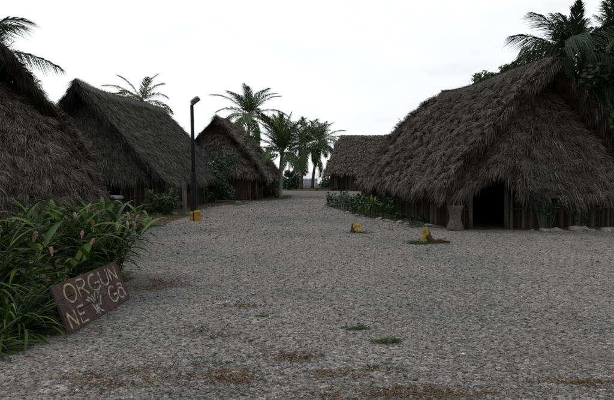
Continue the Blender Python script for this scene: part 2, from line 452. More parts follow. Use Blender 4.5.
def strand_arrays(P, D, N, ln, w, lift, droop, tint):
    """flat tapering leaf strips: base, middle, tip"""
    side = np.cross(D, N); side /= np.linalg.norm(side, axis=1, keepdims=True) + 1e-9
    c0 = P
    c1 = P + D * (ln * 0.55)[:, None] + N * lift[:, None]
    c2 = P + D * ln[:, None] + N * (lift * 1.1)[:, None]
    c2[:, 2] -= droop
    n = len(P)
    V = np.empty((n, 6, 3), dtype=np.float32)
    for i, (c, f) in enumerate(((c0, 0.8), (c1, 1.0), (c2, 0.22))):
        V[:, 2 * i] = c - side * (w * f / 2)[:, None]
        V[:, 2 * i + 1] = c + side * (w * f / 2)[:, None]
    b = (np.arange(n) * 6)[:, None]
    F = np.concatenate([b + np.array([[0, 1, 3, 2]]), b + np.array([[2, 3, 5, 4]])], 0)
    return V.reshape(-1, 3), F, np.repeat(tint, 6)

def merge(parts):
    Vs, Fs, Ts, o = [], [], [], 0
    for V, F, T in parts:
        Vs.append(V); Fs.append(F + o); Ts.append(T); o += len(V)
    return np.concatenate(Vs), np.concatenate(Fs), np.concatenate(Ts)

def thatch_on(S, out, ulen, vlen, dens, course=0.17, ln=(0.12, 0.29), w=0.020, fringe=1.0, shag=1.0, edges=(), under=0.7):
    """strips laid in courses from the top down, each clump with its own lie"""
    n = int(dens * ulen * vlen)
    u = rng.random(n)
    nc = max(3, int(vlen / course))
    v = rng.random(n)
    row = np.floor(v * nc + (rng.random(n) - 0.5) * 0.35)
    v = np.clip((row + rng.random(n) ** 2 * 0.55) / nc, 0, 1.0)
    cl = np.floor(u * ulen / 0.13 + (row % 2) * 0.5 + 0.25 * np.sin(row * 3.1)).astype(int)
    h = (cl * 73856093 ^ (row.astype(int) + 57) * 19349663) & 0xffff
    table = rng.random((65536, 3))
    ch = table[h]
    P = S(u, v)
    N, D, U = frame_of(S, u, v)
    N *= np.sign(np.sum(N * out(P), axis=1, keepdims=True) + 1e-9)
    yaw = (ch[:, 0] - 0.5) * 1.25 * shag + rng.normal(0, 0.26 * shag, n)
    Dd = D * np.cos(yaw)[:, None] + U * np.sin(yaw)[:, None]
    L = rng.uniform(ln[0], ln[1], n) * (0.75 + 0.5 * ch[:, 1])
    lift = (0.015 + 0.085 * ch[:, 2] ** 1.5 * shag) * rng.uniform(0.4, 1.4, n)
    stray = rng.random(n) < 0.03
    lift = np.where(stray, lift + rng.uniform(0.03, 0.12, n), lift)
    yaw2 = np.where(stray, rng.normal(0, 0.7, n), 0)
    Dd = Dd * np.cos(yaw2)[:, None] + U * np.sin(yaw2)[:, None]
    droop = rng.uniform(0.0, 0.05, n) + np.where(v > 0.93, rng.uniform(0, 0.12, n) * fringe, 0)
    tint = np.clip(0.42 + (ch[:, 1] - 0.5) * 0.38 + rng.normal(0, 0.19, n) + np.where(rng.random(n) < 0.03, 0.35, 0), 0, 1)
    W = w * rng.uniform(0.6, 1.5, n)
    out_parts = [strand_arrays(P - N * 0.01, Dd, N, L, W, lift, droop, tint)]
    # eave fringe
    m = int(ulen * dens * 0.18)
    u = rng.random(m); v = 1 - rng.random(m) * 0.05
    P = S(u, v); N, D, U = frame_of(S, u, v); N *= np.sign(np.sum(N * out(P), axis=1, keepdims=True) + 1e-9)
    cl = (np.floor(u * ulen / 0.17).astype(int) * 7919) & 0xffff
    ch = table[cl]
    Dd = D * 0.75 + U * ((ch[:, 0] - 0.5) * 0.5 + rng.normal(0, 0.15, m))[:, None]; Dd[:, 2] -= 0.35
    Dd /= np.linalg.norm(Dd, axis=1, keepdims=True)
    P = P - N * rng.uniform(0, 0.16, m)[:, None]
    L = (0.12 + 0.34 * ch[:, 1] * rng.random(m)) * fringe
    out_parts.append(strand_arrays(P, Dd, N, L, w * rng.uniform(0.6, 1.3, m), np.full(m, 0.01), L * 0.2, np.clip(0.40 + (ch[:, 2] - 0.5) * 0.3 + rng.normal(0, 0.15, m), 0, 1)))
    # ragged side edges (gable rakes): edge value of u, outward direction
    edens = min(1300, max(dens, 900)) if edges else dens
    for ue, od in edges:
        if ue > 0.5: edens = edens * 0.4
        m = int(vlen * edens * 0.42)
        v = rng.random(m); u = np.abs(ue - rng.random(m) * 0.02)
        P = S(u, v); N, D, U = frame_of(S, u, v); N *= np.sign(np.sum(N * out(P), axis=1, keepdims=True) + 1e-9)
        cl = (np.floor(v * vlen / 0.2).astype(int) * 7919 + 311) & 0xffff
        ch = table[cl]
        od = np.array(od, dtype=float)
        Dd = D * (0.55 + 0.5 * ch[:, 0])[:, None] + od[None] * (0.25 + 0.55 * rng.random(m))[:, None]
        Dd[:, 2] -= rng.uniform(0.1, 0.7, m)
        Dd /= np.linalg.norm(Dd, axis=1, keepdims=True)
        P = P - N * rng.uniform(0, 0.2, m)[:, None]
        L = 0.14 + 0.34 * ch[:, 1] * rng.random(m)
        out_parts.append(strand_arrays(P, Dd, N, L, w * rng.uniform(0.6, 1.4, m), np.full(m, 0.01), L * 0.3, np.clip(0.38 + (ch[:, 2] - 0.5) * 0.3 + rng.normal(0, 0.15, m), 0, 1)))
        # ragged leaves hanging under the overhang
        m = int(vlen * edens * 0.75)
        v = rng.random(m); u = np.abs(ue - rng.random(m) ** 1.3 * under / ulen)
        P = S(u, v); N, D, U = frame_of(S, u, v); N *= np.sign(np.sum(N * out(P), axis=1, keepdims=True) + 1e-9)
        ch = table[(np.floor(v * vlen / 0.2).astype(int) * 7919 + 977) & 0xffff]
        Dd = D * 0.35 + od[None] * (0.5 * rng.random(m) - 0.15)[:, None] + rng.normal(0, 0.22, (m, 3))
        Dd[:, 2] -= rng.uniform(0.5, 1.0, m)
        Dd /= np.linalg.norm(Dd, axis=1, keepdims=True)
        P = P - N * rng.uniform(0.03, 0.16, m)[:, None]
        L = 0.14 + 0.30 * ch[:, 1] * rng.random(m)
        out_parts.append(strand_arrays(P, Dd, np.cross(Dd, U), L, w * rng.uniform(0.6, 1.4, m), np.full(m, 0.01), L * 0.1, np.clip(0.30 + (ch[:, 2] - 0.5) * 0.3 + rng.normal(0, 0.15, m), 0, 1)))
    return merge(out_parts)

def hut(name, label, loc, rz, W, Hr, He, L, mat, ov=(0.6, 0.5), prow=(0.35, 0.3), bulge=0.12,
        front=None, back=None, dens=(400, 400, 400, 100), strand_w=0.022, wall=None, seed=1, shag=1.0, group='thatched huts', ridge_straw=60, ridge_tint=0.46, steps=1.0):
    """local frame: +Y runs from the front gable into the hut, +X to the right; origin at the front of the ridge, on the ground.
       dens: strips per square metre on left slope, right slope, front skirt, back skirt"""
    global rng
    rng = np.random.default_rng(seed)
    rd = random.Random(seed)
    root = empty(name, loc, rz)
    tag(root, label, 'hut', group)
    ph = rng.random(8) * 6.28
    rise = Hr - He
    sl = math.hypot(W, rise)
    nx_, nz_ = rise / sl, W / sl
    def uneven(y, v):
        return 0.05 * np.sin(y * 1.3 + ph[0] + 3 * v) + 0.035 * np.sin(y * 2.9 + ph[1] - 5 * v) + 0.03 * np.sin(v * 9 + ph[2] + y * 0.6)
    def course(v, y, nc):
        f = v * nc + 0.28 * np.sin(y * 1.1 + ph[3]) + 0.14 * np.sin(y * 3.7 + ph[1]) + 0.07 * np.sin(y * 9.1 + ph[6])
        return (f - np.floor(f) - 0.5) * 0.10 * steps
    def slope(sgn, stepped=False):
        def S(u, v):
            y0 = -ov[0] - prow[0] * (1 - v) ** 1.3 + 0.09 * np.sin(v * 11 + ph[5] + sgn) + 0.06 * np.sin(v * 27 + ph[6] * sgn)
            y1 = L + ov[1] + prow[1] * (1 - v) ** 1.3
            y = y0 + (y1 - y0) * u
            b = bulge * np.sin(np.pi * v) + uneven(y + sgn * 3, v) * np.clip(v * 3, 0.3, 1)
            if stepped: b = b + course(v, y + sgn * 2, sl / 0.5)
            sag = -0.10 * np.sin(np.pi * np.clip(u, 0, 1)) * (1 - v) + 0.05 * np.sin(y * 0.9 + ph[3]) * (1 - v)
            x = sgn * (W * v + b * nx_)
            z = Hr - rise * v + b * nz_ + sag + 0.06 * np.sin(y * 1.7 + ph[4]) * v
            return np.stack([x, y, z], -1)
        return S
    for sgn, dn in ((-1, dens[0]), (1, dens[1])):
        S = slope(sgn)
        out = lambda P, s=sgn: np.stack([np.full(len(P), s * nx_), np.zeros(len(P)), np.full(len(P), nz_)], -1)
        ro = link('roof_slope', shell_mesh('roof_slope', lambda u, v, S=S: S(0.018 + 0.964 * u, v), out, 60, 22, 0.11), M['shell'], root)
        V, F, T = thatch_on(slope(sgn, True), out, L + ov[0] + ov[1], sl, dn, w=strand_w, shag=shag, edges=((0.0, (0, -1, 0)), (1.0, (0, 1, 0))))
        tag(link('thatch', np_mesh('thatch', V, F, T), mat, ro), kind='stuff')
    def skirt(sp, sgn, ybase, stepped=False):
        p, wid, n_, top, dz, bl, lifts = sp['p'], sp['w'], sp['n'], sp['top'], sp.get('he', He), sp.get('bulge', 0.15), sp.get('lift', ())
        def S(u, v):
            th = (u - 0.5) * np.pi * sp.get('wrap', 1.0)
            s, c = np.sin(th), np.cos(th)
            ex = np.sign(s) * np.abs(s) ** (2 / n_) * wid
            ey = np.sign(c) * np.abs(c) ** (2 / n_) * np.where(c > 0, p, 0.9)
            rr = 0.06 + 0.94 * v
            b = bl * np.sin(np.pi * np.clip(v, 0, 1) ** 0.8)
            if stepped: b = b + course(v, u * 8, (top - dz) / 0.45)
            un = 0.05 * np.sin(u * 23 + ph[5] + v * 4) + 0.04 * np.sin(u * 41 + ph[6] - v * 7)
            zb = np.full_like(u, dz) + 0.06 * np.sin(u * 17 + ph[7]) + 0.04 * np.sin(u * 39 + ph[2])
            for (lc, lw, la) in lifts:
                zb = zb + la * np.exp(-((ex - lc) / lw) ** 2)
            rlen = np.sqrt(ex ** 2 + ey ** 2) + 1e-6
            x = ex * rr + (b + un * v) * ex / rlen
            y = ey * rr + (b + un * v) * np.where(ey >= 0, np.maximum(ey, 0.2 * p), ey) / rlen
            z = top + (zb - top) * v + b * 0.4
            return np.stack([x, ybase + sgn * y, z], -1)
        return S
    for sp, sgn, yb, dn in ((front, -1, 0.0, dens[2]), (back, 1, L, dens[3])):
        if sp is None: continue
        yb = yb + sp.get('y', 0.0)
        S = skirt(sp, sgn, yb)
        def out(P, yb=yb, sgn=sgn):
            q = P.copy(); q[:, 1] -= yb - sgn * 0.3
            q[:, 2] = np.linalg.norm(q[:, :2], axis=1) * 0.6
            return q / (np.linalg.norm(q, axis=1, keepdims=True) + 1e-9)
        so = link('end_skirt', shell_mesh('end_skirt', S, out, 56, 22, 0.18), M['shell'], root)
        per = math.pi * math.sqrt((sp['p'] ** 2 + sp['w'] ** 2) / 2)
        vl = math.hypot(sp['top'] - sp.get('he', He), (sp['p'] + sp['w']) / 2)
        V, F, T = thatch_on(skirt(sp, sgn, yb, True), out, per, vl, dn * 0.62, w=strand_w, shag=shag * 1.15)
        tag(link('thatch', np_mesh('thatch', V, F, T), mat, so), kind='stuff')
    # ridge cap: bundles bent over the ridge
    Lr = L + ov[0] + ov[1] + prow[0] + prow[1]
    y0 = -ov[0] - prow[0]
    S0 = slope(1)
    nb = 70
    mbr = MB()
    pts = []
    for i in range(nb):
        uu = i / (nb - 1)
        p = S0(np.array([uu]), np.array([0.0]))[0]
        pts.append((0.02 * math.sin(i * 1.3), p[1], p[2] - 0.03 + 0.02 * math.sin(i * 0.9)))
    mbr.tube(pts, [(0.13 + 0.02 * math.sin(i * 2.1)) * min(1.0, 0.3 + min(i, nb - 1 - i) * 0.12) for i in range(nb)], 8)
    rc = mbr.build('ridge_cap', M['shell'], root)
    n = int(Lr * max(dens[0], dens[1]) * 0.55)
    yy = rng.random(n)
    base = np.array([S0(np.array([a]), np.array([0.0]))[0] for a in np.linspace(0, 1, 200)])
    idx = np.clip((yy * 199).astype(int), 0, 198)
    P = base[idx] + (base[idx + 1] - base[idx]) * (yy * 199 - idx)[:, None]
    sg = np.where(rng.random(n) < 0.5, -1.0, 1.0)
    P[:, 2] += 0.07 + rng.random(n) * 0.05
    D = np.stack([sg * nz_, rng.normal(0, 0.35, n), np.full(n, -nx_)], -1); D /= np.linalg.norm(D, axis=1, keepdims=True)
    N = np.stack([sg * nx_, np.zeros(n), np.full(n, nz_)], -1)
    P = P - D * rng.uniform(0.0, 0.12, n)[:, None]
    V, F, T = strand_arrays(P, D, N, rng.uniform(0.25, 0.6, n), strand_w * rng.uniform(0.6, 1.3, n), rng.uniform(0.02, 0.09, n), rng.uniform(0, 0.05, n), np.clip(ridge_tint + rng.normal(0, 0.2, n), 0, 1))
    # loose straws standing up from the ridge
    k = ridge_straw
    yy = rng.random(k); P2 = base[(yy * 199).astype(int)] + np.array([0, 0, 0.05])
    D2 = np.stack([rng.normal(0, 0.7, k), rng.normal(0, 0.8, k), np.abs(rng.normal(0.25, 0.25, k))], -1); D2 /= np.linalg.norm(D2, axis=1, keepdims=True)
    N2 = np.tile(np.array([[0.0, 0.3, 1.0]]), (k, 1))
    s2 = strand_arrays(P2, D2, N2, rng.uniform(0.15, 0.42, k), np.full(k, strand_w * 0.8), np.full(k, 0.0), rng.uniform(0.0, 0.1, k), rng.random(k) * 0.7 + 0.2)
    V, F, T = merge([(V, F, T), s2])
    tag(link('thatch', np_mesh('thatch', V, F, T), mat, rc), kind='stuff')
    # walls of upright canes, rails and posts
    for wd in (wall or []):
        (a, b_), gaps, height, sp = wd['line'], wd.get('gaps', ()), wd['h'], wd.get('step', 0.075)
        a, b_ = Vector(a), Vector(b_)
        ln = (b_ - a).length
        d = (b_ - a).normalized()
        mb = MB()
        t = 0.0
        while t < ln:
            if not any(g0 < t < g1 for g0, g1 in gaps):
                p = a + d * t
                r = rd.uniform(0.82, 1.05) * sp * 0.68
                o = rd.uniform(-0.02, 0.02)
                q = Vector((p.x - d.y * o, p.y + d.x * o, -0.03))
                hh = height + rd.uniform(-0.05, 0.08)
                mb.tube([q, q + Vector((rd.uniform(-.02, .02), rd.uniform(-.02, .02), hh * 0.5)), q + Vector((rd.uniform(-.03, .03), rd.uniform(-.03, .03), hh))], [r, r * 0.92, r * 0.8], 5, rd.random() ** 1.3, False)
            t += sp * rd.uniform(0.85, 1.12)
        tag(mb.build('cane_wall', M['cane'], root), kind='stuff')
        nrm = Vector((d.y, -d.x)) * wd.get('out', 1)
        segs, cur = [], 0.0
        for g0, g1 in sorted(gaps):
            if g0 > cur + 0.05: segs.append((cur, g0))
            cur = g1
        if cur < ln - 0.05: segs.append((cur, ln))
        for s0, s1 in segs:
            for hz in wd.get('rails', (0.62,)):
                mb = MB()
                k = max(2, int((s1 - s0) / 0.8) + 1)
                mb.tube([((a + d * (s0 + (s1 - s0) * i / (k - 1)) + nrm * 0.06).x, (a + d * (s0 + (s1 - s0) * i / (k - 1)) + nrm * 0.06).y, hz + rd.uniform(-0.015, 0.015)) for i in range(k)], 0.020, 6, 0.62)
                mb.build('wall_rail', M['cane'], root)
        for pt in wd.get('posts', ()):
            p = a + d * pt + nrm * 0.03
            mb = MB()
            mb.tube([(p.x, p.y, -0.05), (p.x + rd.uniform(-.02, .02), p.y, 0.8), (p.x + rd.uniform(-.03, .03), p.y, height + 0.05)], [0.075, 0.066, 0.06], 9)
            mb.build('post', M['post'], root, True)
    return root

# right hut: long left slope, front gable with shaggy skirt, dark doorway
hut_r = hut('thatched_hut', 'largest thatched hut on the right with a dark doorway under its gable', (6.62, 16.89, 0), R(10), 3.05, 4.66, 1.12, 7.0, M['thatch_d'],
    ov=(0.52, 0.05), prow=(0.38, 0.0), bulge=0.20, dens=(1900, 60, 2200, 800), strand_w=0.0145, seed=11, shag=1.25,
    front=dict(p=1.05, w=2.95, n=3.0, top=3.95, he=0.90, bulge=0.14, y=0.35, lift=((-1.65, 0.62, 0.70), (2.4, 0.5, 0.35))),
    back=dict(p=4.0, w=3.2, n=2.3, top=4.55, he=1.08, bulge=0.34),
    wall=[dict(line=((-2.5, 0), (2.5, 0)), h=1.9, gaps=((0.45, 1.48),), rails=(0.55, 1.25), posts=(0.0, 0.42, 1.52, 3.2, 5.0)),
          dict(line=((-2.5, 0), (-2.5, 9.6)), h=1.75, out=-1, rails=(0.62,), posts=(2.4, 4.8, 7.2, 9.6)),
          dict(line=((2.5, 0), (2.5, 9.6)), h=1.75, rails=(), step=0.11),
          dict(line=((-2.5, 9.6), (2.5, 9.6)), h=1.75, rails=(), step=0.11)])

# near left hut: its rounded end skirt fills the left edge
hut_a = hut('thatched_hut', 'nearest hut at the left edge, its rounded shaggy thatch end above the pink-flowered plants', (-6.8, 11.96, 0), R(20), 2.28, 4.66, 1.85, 7.0, M['thatch_a'],
    ov=(0.55, 0.4), prow=(0.75, 0.3), bulge=0.14, dens=(60, 500, 2600, 60), strand_w=0.0115, seed=21, shag=1.0,
    front=dict(p=3.35, w=2.72, n=2.2, top=3.52, he=0.78, bulge=0.42, y=0.2, wrap=1.3),
    back=dict(p=1.0, w=2.3, n=2.6, top=4.4, he=1.7),
    wall=[dict(line=((-1.7, -1.7), (1.7, -1.7)), h=1.35, rails=(0.6,), posts=(0, 1.7, 3.4)),
          dict(line=((1.7, -1.7), (2.0, 0.0)), h=1.5, rails=(0.6,)), dict(line=((-1.7, -1.7), (-2.0, 0.0)), h=1.5, rails=(0.6,), out=-1),
          dict(line=((2.0, 0), (2.0, 6.6)), h=2.2, rails=(0.6,), posts=(0, 2.2, 4.4, 6.6)), dict(line=((-2.0, 0), (-2.0, 6.6)), h=2.2, rails=(), step=0.11),
          dict(line=((-2.0, 6.6), (2.0, 6.6)), h=2.2, rails=(), step=0.11)])

# second left hut: blue-grey roof behind the lamp post
hut_b = hut('thatched_hut', 'blue-grey thatched hut behind the black lamp post', (-8.78, 23.5, 0), R(-6.3), 3.45, 4.98, 1.18, 8.4, M['thatch_b'],
    ov=(0.55, 0.55), prow=(0.35, 0.3), bulge=0.06, dens=(60, 950, 900, 60), strand_w=0.015, seed=31, shag=0.5, ridge_straw=200, ridge_tint=0.85, steps=0.5,
    front=dict(p=0.75, w=3.15, n=3.0, top=4.3, he=1.25, bulge=0.1, y=0.3),
    back=dict(p=0.7, w=3.2, n=3.0, top=4.5, he=1.2),
    wall=[dict(line=((-2.9, 0), (2.9, 0)), h=1.85, gaps=((3.4, 4.3),), rails=(0.6, 1.3), posts=(0, 3.35, 4.35, 5.8)),
          dict(line=((2.9, 0), (2.9, 8.4)), h=1.8, rails=(0.6,), posts=(2.1, 4.2, 6.3, 8.4)),
          dict(line=((-2.9, 0), (-2.9, 8.4)), h=1.8, rails=(), step=0.11), dict(line=((-2.9, 8.4), (2.9, 8.4)), h=1.8, rails=(), step=0.11)])

# third left hut: tan skirt facing the camera
hut_c = hut('thatched_hut', 'brown thatched hut with reddish plank door beside the leafy bush', (-5.1, 34.0, 0), R(-3.5), 2.95, 4.72, 1.20, 7.8, M['thatch_c'],
    ov=(0.45, 0.1), prow=(0.35, 0.05), bulge=0.12, dens=(60, 420, 600, 60), strand_w=0.020, seed=41, shag=1.3,
    front=dict(p=0.95, w=2.6, n=2.6, top=4.35, he=1.38, bulge=0.16, y=0.15),
    back=dict(p=1.6, w=2.6, n=2.2, top=4.5, he=1.2),
    wall=[dict(line=((-2.2, 0), (2.2, 0)), h=1.9, gaps=((3.06, 3.86),), rails=(0.6,), posts=(0, 3.0, 3.95, 4.4), step=0.09),
          dict(line=((2.2, 0), (2.2, 8.0)), h=1.8, rails=(0.6,), posts=(2, 4, 6, 8), step=0.09),
          dict(line=((-2.2, 0), (-2.2, 8.0)), h=1.8, rails=(), step=0.12), dict(line=((-2.2, 8), (2.2, 8)), h=1.8, rails=(), step=0.12)])
door = empty('plank_door'); door.parent = hut_c; door.location = (1.275, -0.05, 0)
tag(door, 'faded reddish plank door')
for i in range(5):
    mb = MB(); mb.box((-0.36 + i * 0.18, 0, 0.86), (0.172, 0.035, 1.66), jit=0.004)
    mb.build('plank', M['redwood'], door)

# far hut on the right, ridge lying across the view
hut_d = hut('thatched_hut', 'farthest thatched hut at the end of the yard beyond the right hut', (3.7, 53.0, 0), R(-134), 2.9, 4.72, 1.42, 8.0, M['thatch_e'],
    ov=(0.5, 0.4), prow=(0.5, 0.3), bulge=0.12, dens=(60, 300, 160, 60), strand_w=0.032, seed=51, shag=1.2,
    front=dict(p=0.5, w=2.6, n=2.8, top=4.2, he=1.4, bulge=0.1, y=0.4), back=dict(p=0.8, w=2.6, n=2.6, top=4.3, he=1.4),
    wall=[dict(line=((-2.3, 0), (2.3, 0)), h=1.95, rails=(0.6,), posts=(0, 2.3, 4.6), step=0.1),
          dict(line=((2.3, 0), (2.3, 7.5)), h=1.95, rails=(0.6,), posts=(2.5, 5, 7.5), step=0.1),
          dict(line=((-2.3, 0), (-2.3, 7.5)), h=1.95, rails=(), step=0.12), dict(line=((-2.3, 7.5), (2.3, 7.5)), h=1.95, rails=(), step=0.12)])

# ------------------------------------------------------------------ leaves, fronds, palms
def leaf_mesh(name, length, width, curl, fold=0.25, nseg=7, tipdrop=0.0, base=0.15):
    """lance-shaped leaf along +Y, arching down by 'curl' radians, folded along its midrib"""
    vs, fs, ts = [], [], []
    y = z = 0.0
    for i in range(nseg + 1):
        t = i / nseg
        ang = -curl * t ** 1.4 - tipdrop * max(0, t - 0.7)
        if i:
            y += math.cos(ang) * length / nseg; z += math.sin(ang) * length / nseg
        w = width * (base + (1 - base) * math.sin(math.pi * min(1, (t * 0.93 + 0.07)) ** 0.75)) * (1 - t ** 6) * 0.5
        up = w * fold
        vs += [(-w, y, z + up), (0, y, z), (w, y, z + up)]
        ts += [0.35 + 0.3 * t, 0.75, 0.35 + 0.3 * t]
        if i:
            a = (i - 1) * 3; b = i * 3
            fs += [(a, a + 1, b + 1, b), (a + 1, a + 2, b + 2, b + 1)]
    me = bpy.data.meshes.new(name)
    me.from_pydata(vs, [], fs)
    at = me.attributes.new("tint", 'FLOAT', 'POINT'); at.data.foreach_set("value", np.array(ts, dtype=np.float32))
    me.polygons.foreach_set("use_smooth", np.ones(len(me.polygons), dtype=bool))
    me.update()
    return me

def orient(yaw, pitch, roll=0.0):
    return Matrix.Rotation(yaw, 4, 'Z') @ Matrix.Rotation(pitch, 4, 'X') @ Matrix.Rotation(roll, 4, 'Y')

def place(me, name, mat, parent, loc, yaw, pitch, roll=0.0, sc=1.0):
    o = link(name, me, mat, parent)
    o.matrix_local = Matrix.Translation(Vector(loc)) @ orient(yaw, pitch, roll) @ Matrix.Scale(sc, 4)
    return o

def frond_mesh(name, length, droop, npairs=44, lmax=0.62, width=0.035, hang=0.55, sweep=0.6, seed=0, sparse=0.0, rad=0.022):
    """feather frond along +Y: rachis arching down, a leaflet pair at each step"""
    rd = random.Random(seed)
    mb = MB()
    ns = 26
    path = []
    y = z = 0.0
    for i in range(ns + 1):
        t = i / ns
        if i:
            a = -droop * t ** 1.3
            y += math.cos(a) * length / ns; z += math.sin(a) * length / ns
        path.append(Vector((0, y, z)))
    mb.tube(path, [rad * (1 - 0.85 * i / ns) for i in range(ns + 1)], 5, 0.95)
    for k in range(npairs):
        t = 0.13 + 0.87 * k / (npairs - 1)
        f = t * ns; i = min(ns - 1, int(f)); p = path[i].lerp(path[i + 1], f - i)
        tan = (path[i + 1] - path[i]).normalized()
        up = Vector((1, 0, 0)).cross(tan).normalized()
        ll = lmax * (0.45 + 0.55 * math.sin(math.pi * min(1, 0.15 + t * 0.75))) * (1 - 0.55 * max(0, t - 0.75) / 0.25)
        for s in (-1, 1):
            if rd.random() < sparse: continue
            sw = sweep + 0.5 * t + rd.uniform(-0.12, 0.12)
            d = (Vector((s, 0, 0)) * math.cos(sw) + tan * math.sin(sw) + up * rd.uniform(0.0, 0.35)).normalized()
            l = ll * rd.uniform(0.8, 1.1)
            h = hang * rd.uniform(0.6, 1.4)
            p1 = p + d * l * 0.5 + Vector((0, 0, -h * l * 0.16))
            p2 = p + d * l * (1 - 0.25 * h) + Vector((0, 0, -h * l * 0.75))
            wv = tan.cross(Vector((0, 0, 1)) if abs(tan.z) < 0.9 else Vector((0, 1, 0)))
            wv = (tan - d * tan.dot(d)).normalized() * width * 0.5
            tt = rd.uniform(0.15, 0.8)
            mb.add([p - wv * 0.6, p + wv * 0.6, p1 + wv, p1 - wv, p2 + wv * 0.12, p2 - wv * 0.12], [(0, 1, 2, 3), (3, 2, 4, 5)], tt)
    return mb.mesh(name)

def palm(name, label, loc, height, lean, fronds, flen, mat, kind='coconut', seed=0, trunk_r=0.13, group='palm trees', extra=(), pitch_range=(80, -28), lmax=None, width=None, npairs=46, sparse=0.0, hang=0.55, droop=(0.7, 1.5), trunk_mat='trunk'):
    rd = random.Random(seed)
    root = empty(name, loc)
    tag(root, label, 'palm tree', group)
    mb = MB()
    pts, rads = [], []
    n = 14
    for i in range(n + 1):
        t = i / n
        pts.append((lean[0] * t ** 1.6, lean[1] * t ** 1.6, -0.05 + (height + 0.05) * t))
        rads.append(trunk_r * (1.25 - 0.5 * t if i else 1.6) * (1.0 + 0.06 * (i % 2)))
    mb.tube(pts, rads, 10)
    mb.build('trunk', M[trunk_mat], root, True)
    top = Vector(pts[-1])
    lm = lmax or flen * 0.25
    wd = width or 0.046
    meshes = [frond_mesh('frond', flen, droop[0] + (droop[1] - droop[0]) * i / 3, int(npairs * 1.35), lm, wd, hang * (0.7 + 0.25 * i), 0.6, seed * 10 + i, sparse) for i in range(4)]
    for me in meshes: me.materials.append(mat)
    for k in range(fronds):
        t = k / max(1, fronds - 1)
        yaw = k * 2.39996 + rd.uniform(-0.25, 0.25) + seed
        pitch = R(pitch_range[0] + (pitch_range[1] - pitch_range[0]) * t + rd.uniform(-8, 8))
        me = meshes[min(3, int(t * 3 + rd.random() * 1.3))]
        place(me, 'frond', None, root, top + Vector((0, 0, 0.02)), yaw, pitch, rd.uniform(-0.3, 0.3), rd.uniform(0.85, 1.08) * (0.75 + 0.25 * min(1, 3 * t + 0.3)))
    for (yaw, pitch, sc, m2, mi) in extra:
        me = meshes[mi]
        if m2 is not None:
            me = me.copy(); me.materials.clear(); me.materials.append(m2)
        place(me, 'frond', None, root, top, R(yaw), R(pitch), 0, sc)
    if kind == 'coconut':
        mb = MB()
        mb.tube([top + Vector((0, 0, -0.18)), top + Vector((0, 0, 0.1)), top + Vector((0, 0, 0.35))], [trunk_r * 0.8, trunk_r * 1.1, 0.03], 8)
        mb.build('crown_shaft', M['stem'], root, True)
    return root

G = 'palm trees around the huts'
palm('coconut_palm', 'tall coconut palm rising behind the brown hut with the reddish door', (-4.7, 46.0, 0), 5.9, (0.2, 0.3), 24, 3.5, M['frond_green'], seed=1, group=G, pitch_range=(86, -22), hang=0.45)
palm('coconut_palm', 'young coconut palm with pale grey trunk at the right corner of the brown hut', (-1.75, 38.0, 0), 2.75, (0.15, 0.1), 22, 3.15, M['frond_green'], seed=2, group=G, trunk_r=0.14, pitch_range=(88, 8), hang=0.35, droop=(0.4, 1.2),
     extra=((95, -30, 0.62, M['frond_yellow'], 1), (70, -12, 0.7, M['frond_yellow'], 0), (-75, -30, 0.55, M['frond_yellow'], 1)))
palm('coconut_palm', 'coconut palm with yellowing lower fronds between the pale-trunked palm and the far hut', (-0.55, 56.0, 0), 4.0, (0.35, 0.2), 26, 3.6, M['frond_green'], seed=3, group=G, trunk_mat='bark', pitch_range=(84, -22),
     extra=((180, -55, 0.8, M['frond_yellow'], 2), (140, -60, 0.75, M['frond_yellow'], 3)))
palm('coconut_palm', 'coconut palm close to the left gable of the farthest hut', (0.55, 60.0, 0), 4.5, (0.75, 0.3), 26, 3.5, M['frond_green'], seed=4, group=G, trunk_mat='bark', pitch_range=(84, -22))
palm('coconut_palm', 'thin-crowned palm showing over the ridge of the blue-grey hut', (-11.6, 41.0, 0), 6.4, (0.2, 0.0), 14, 2.9, M['frond_green'], seed=5, group=G, pitch_range=(80, -18), sparse=0.12, width=0.045,
     extra=((95, 32, 0.8, M['frond_dry'], 0), (70, 45, 0.7, M['frond_dry'], 0)))
palm('coconut_palm', 'palm whose fronds reach in at the upper left edge over the nearest hut', (-10.6, 18.4, 0), 5.3, (0.3, 0.0), 7, 2.2, M['frond_dark'], seed=6, group=G, pitch_range=(55, 0), lmax=0.66, width=0.042, hang=1.2,
     extra=((-92, 66, 0.98, None, 3), (-84, 8, 1.22, None, 0), (-120, 50, 0.9, None, 2)))
palm('feather_palm', 'large dark feathery palm rising behind the apex of the right hut', (11.75, 26.5, 0), 6.5, (0.0, 0.0), 26, 3.3, M['frond_dark'], kind='feather', seed=7, group=G, trunk_r=0.2, pitch_range=(85, -5), lmax=0.95, width=0.06, npairs=56, hang=1.5, droop=(0.6, 1.7))
palm('feather_palm', 'dark feathery palm cut by the right edge above the right hut', (14.1, 27.0, 0), 6.9, (0.0, 0.0), 24, 3.3, M['frond_dark'], kind='feather', seed=8, group=G, trunk_r=0.2, pitch_range=(80, -20), lmax=0.95, width=0.055, npairs=52, hang=1.2, droop=(0.6, 1.7))

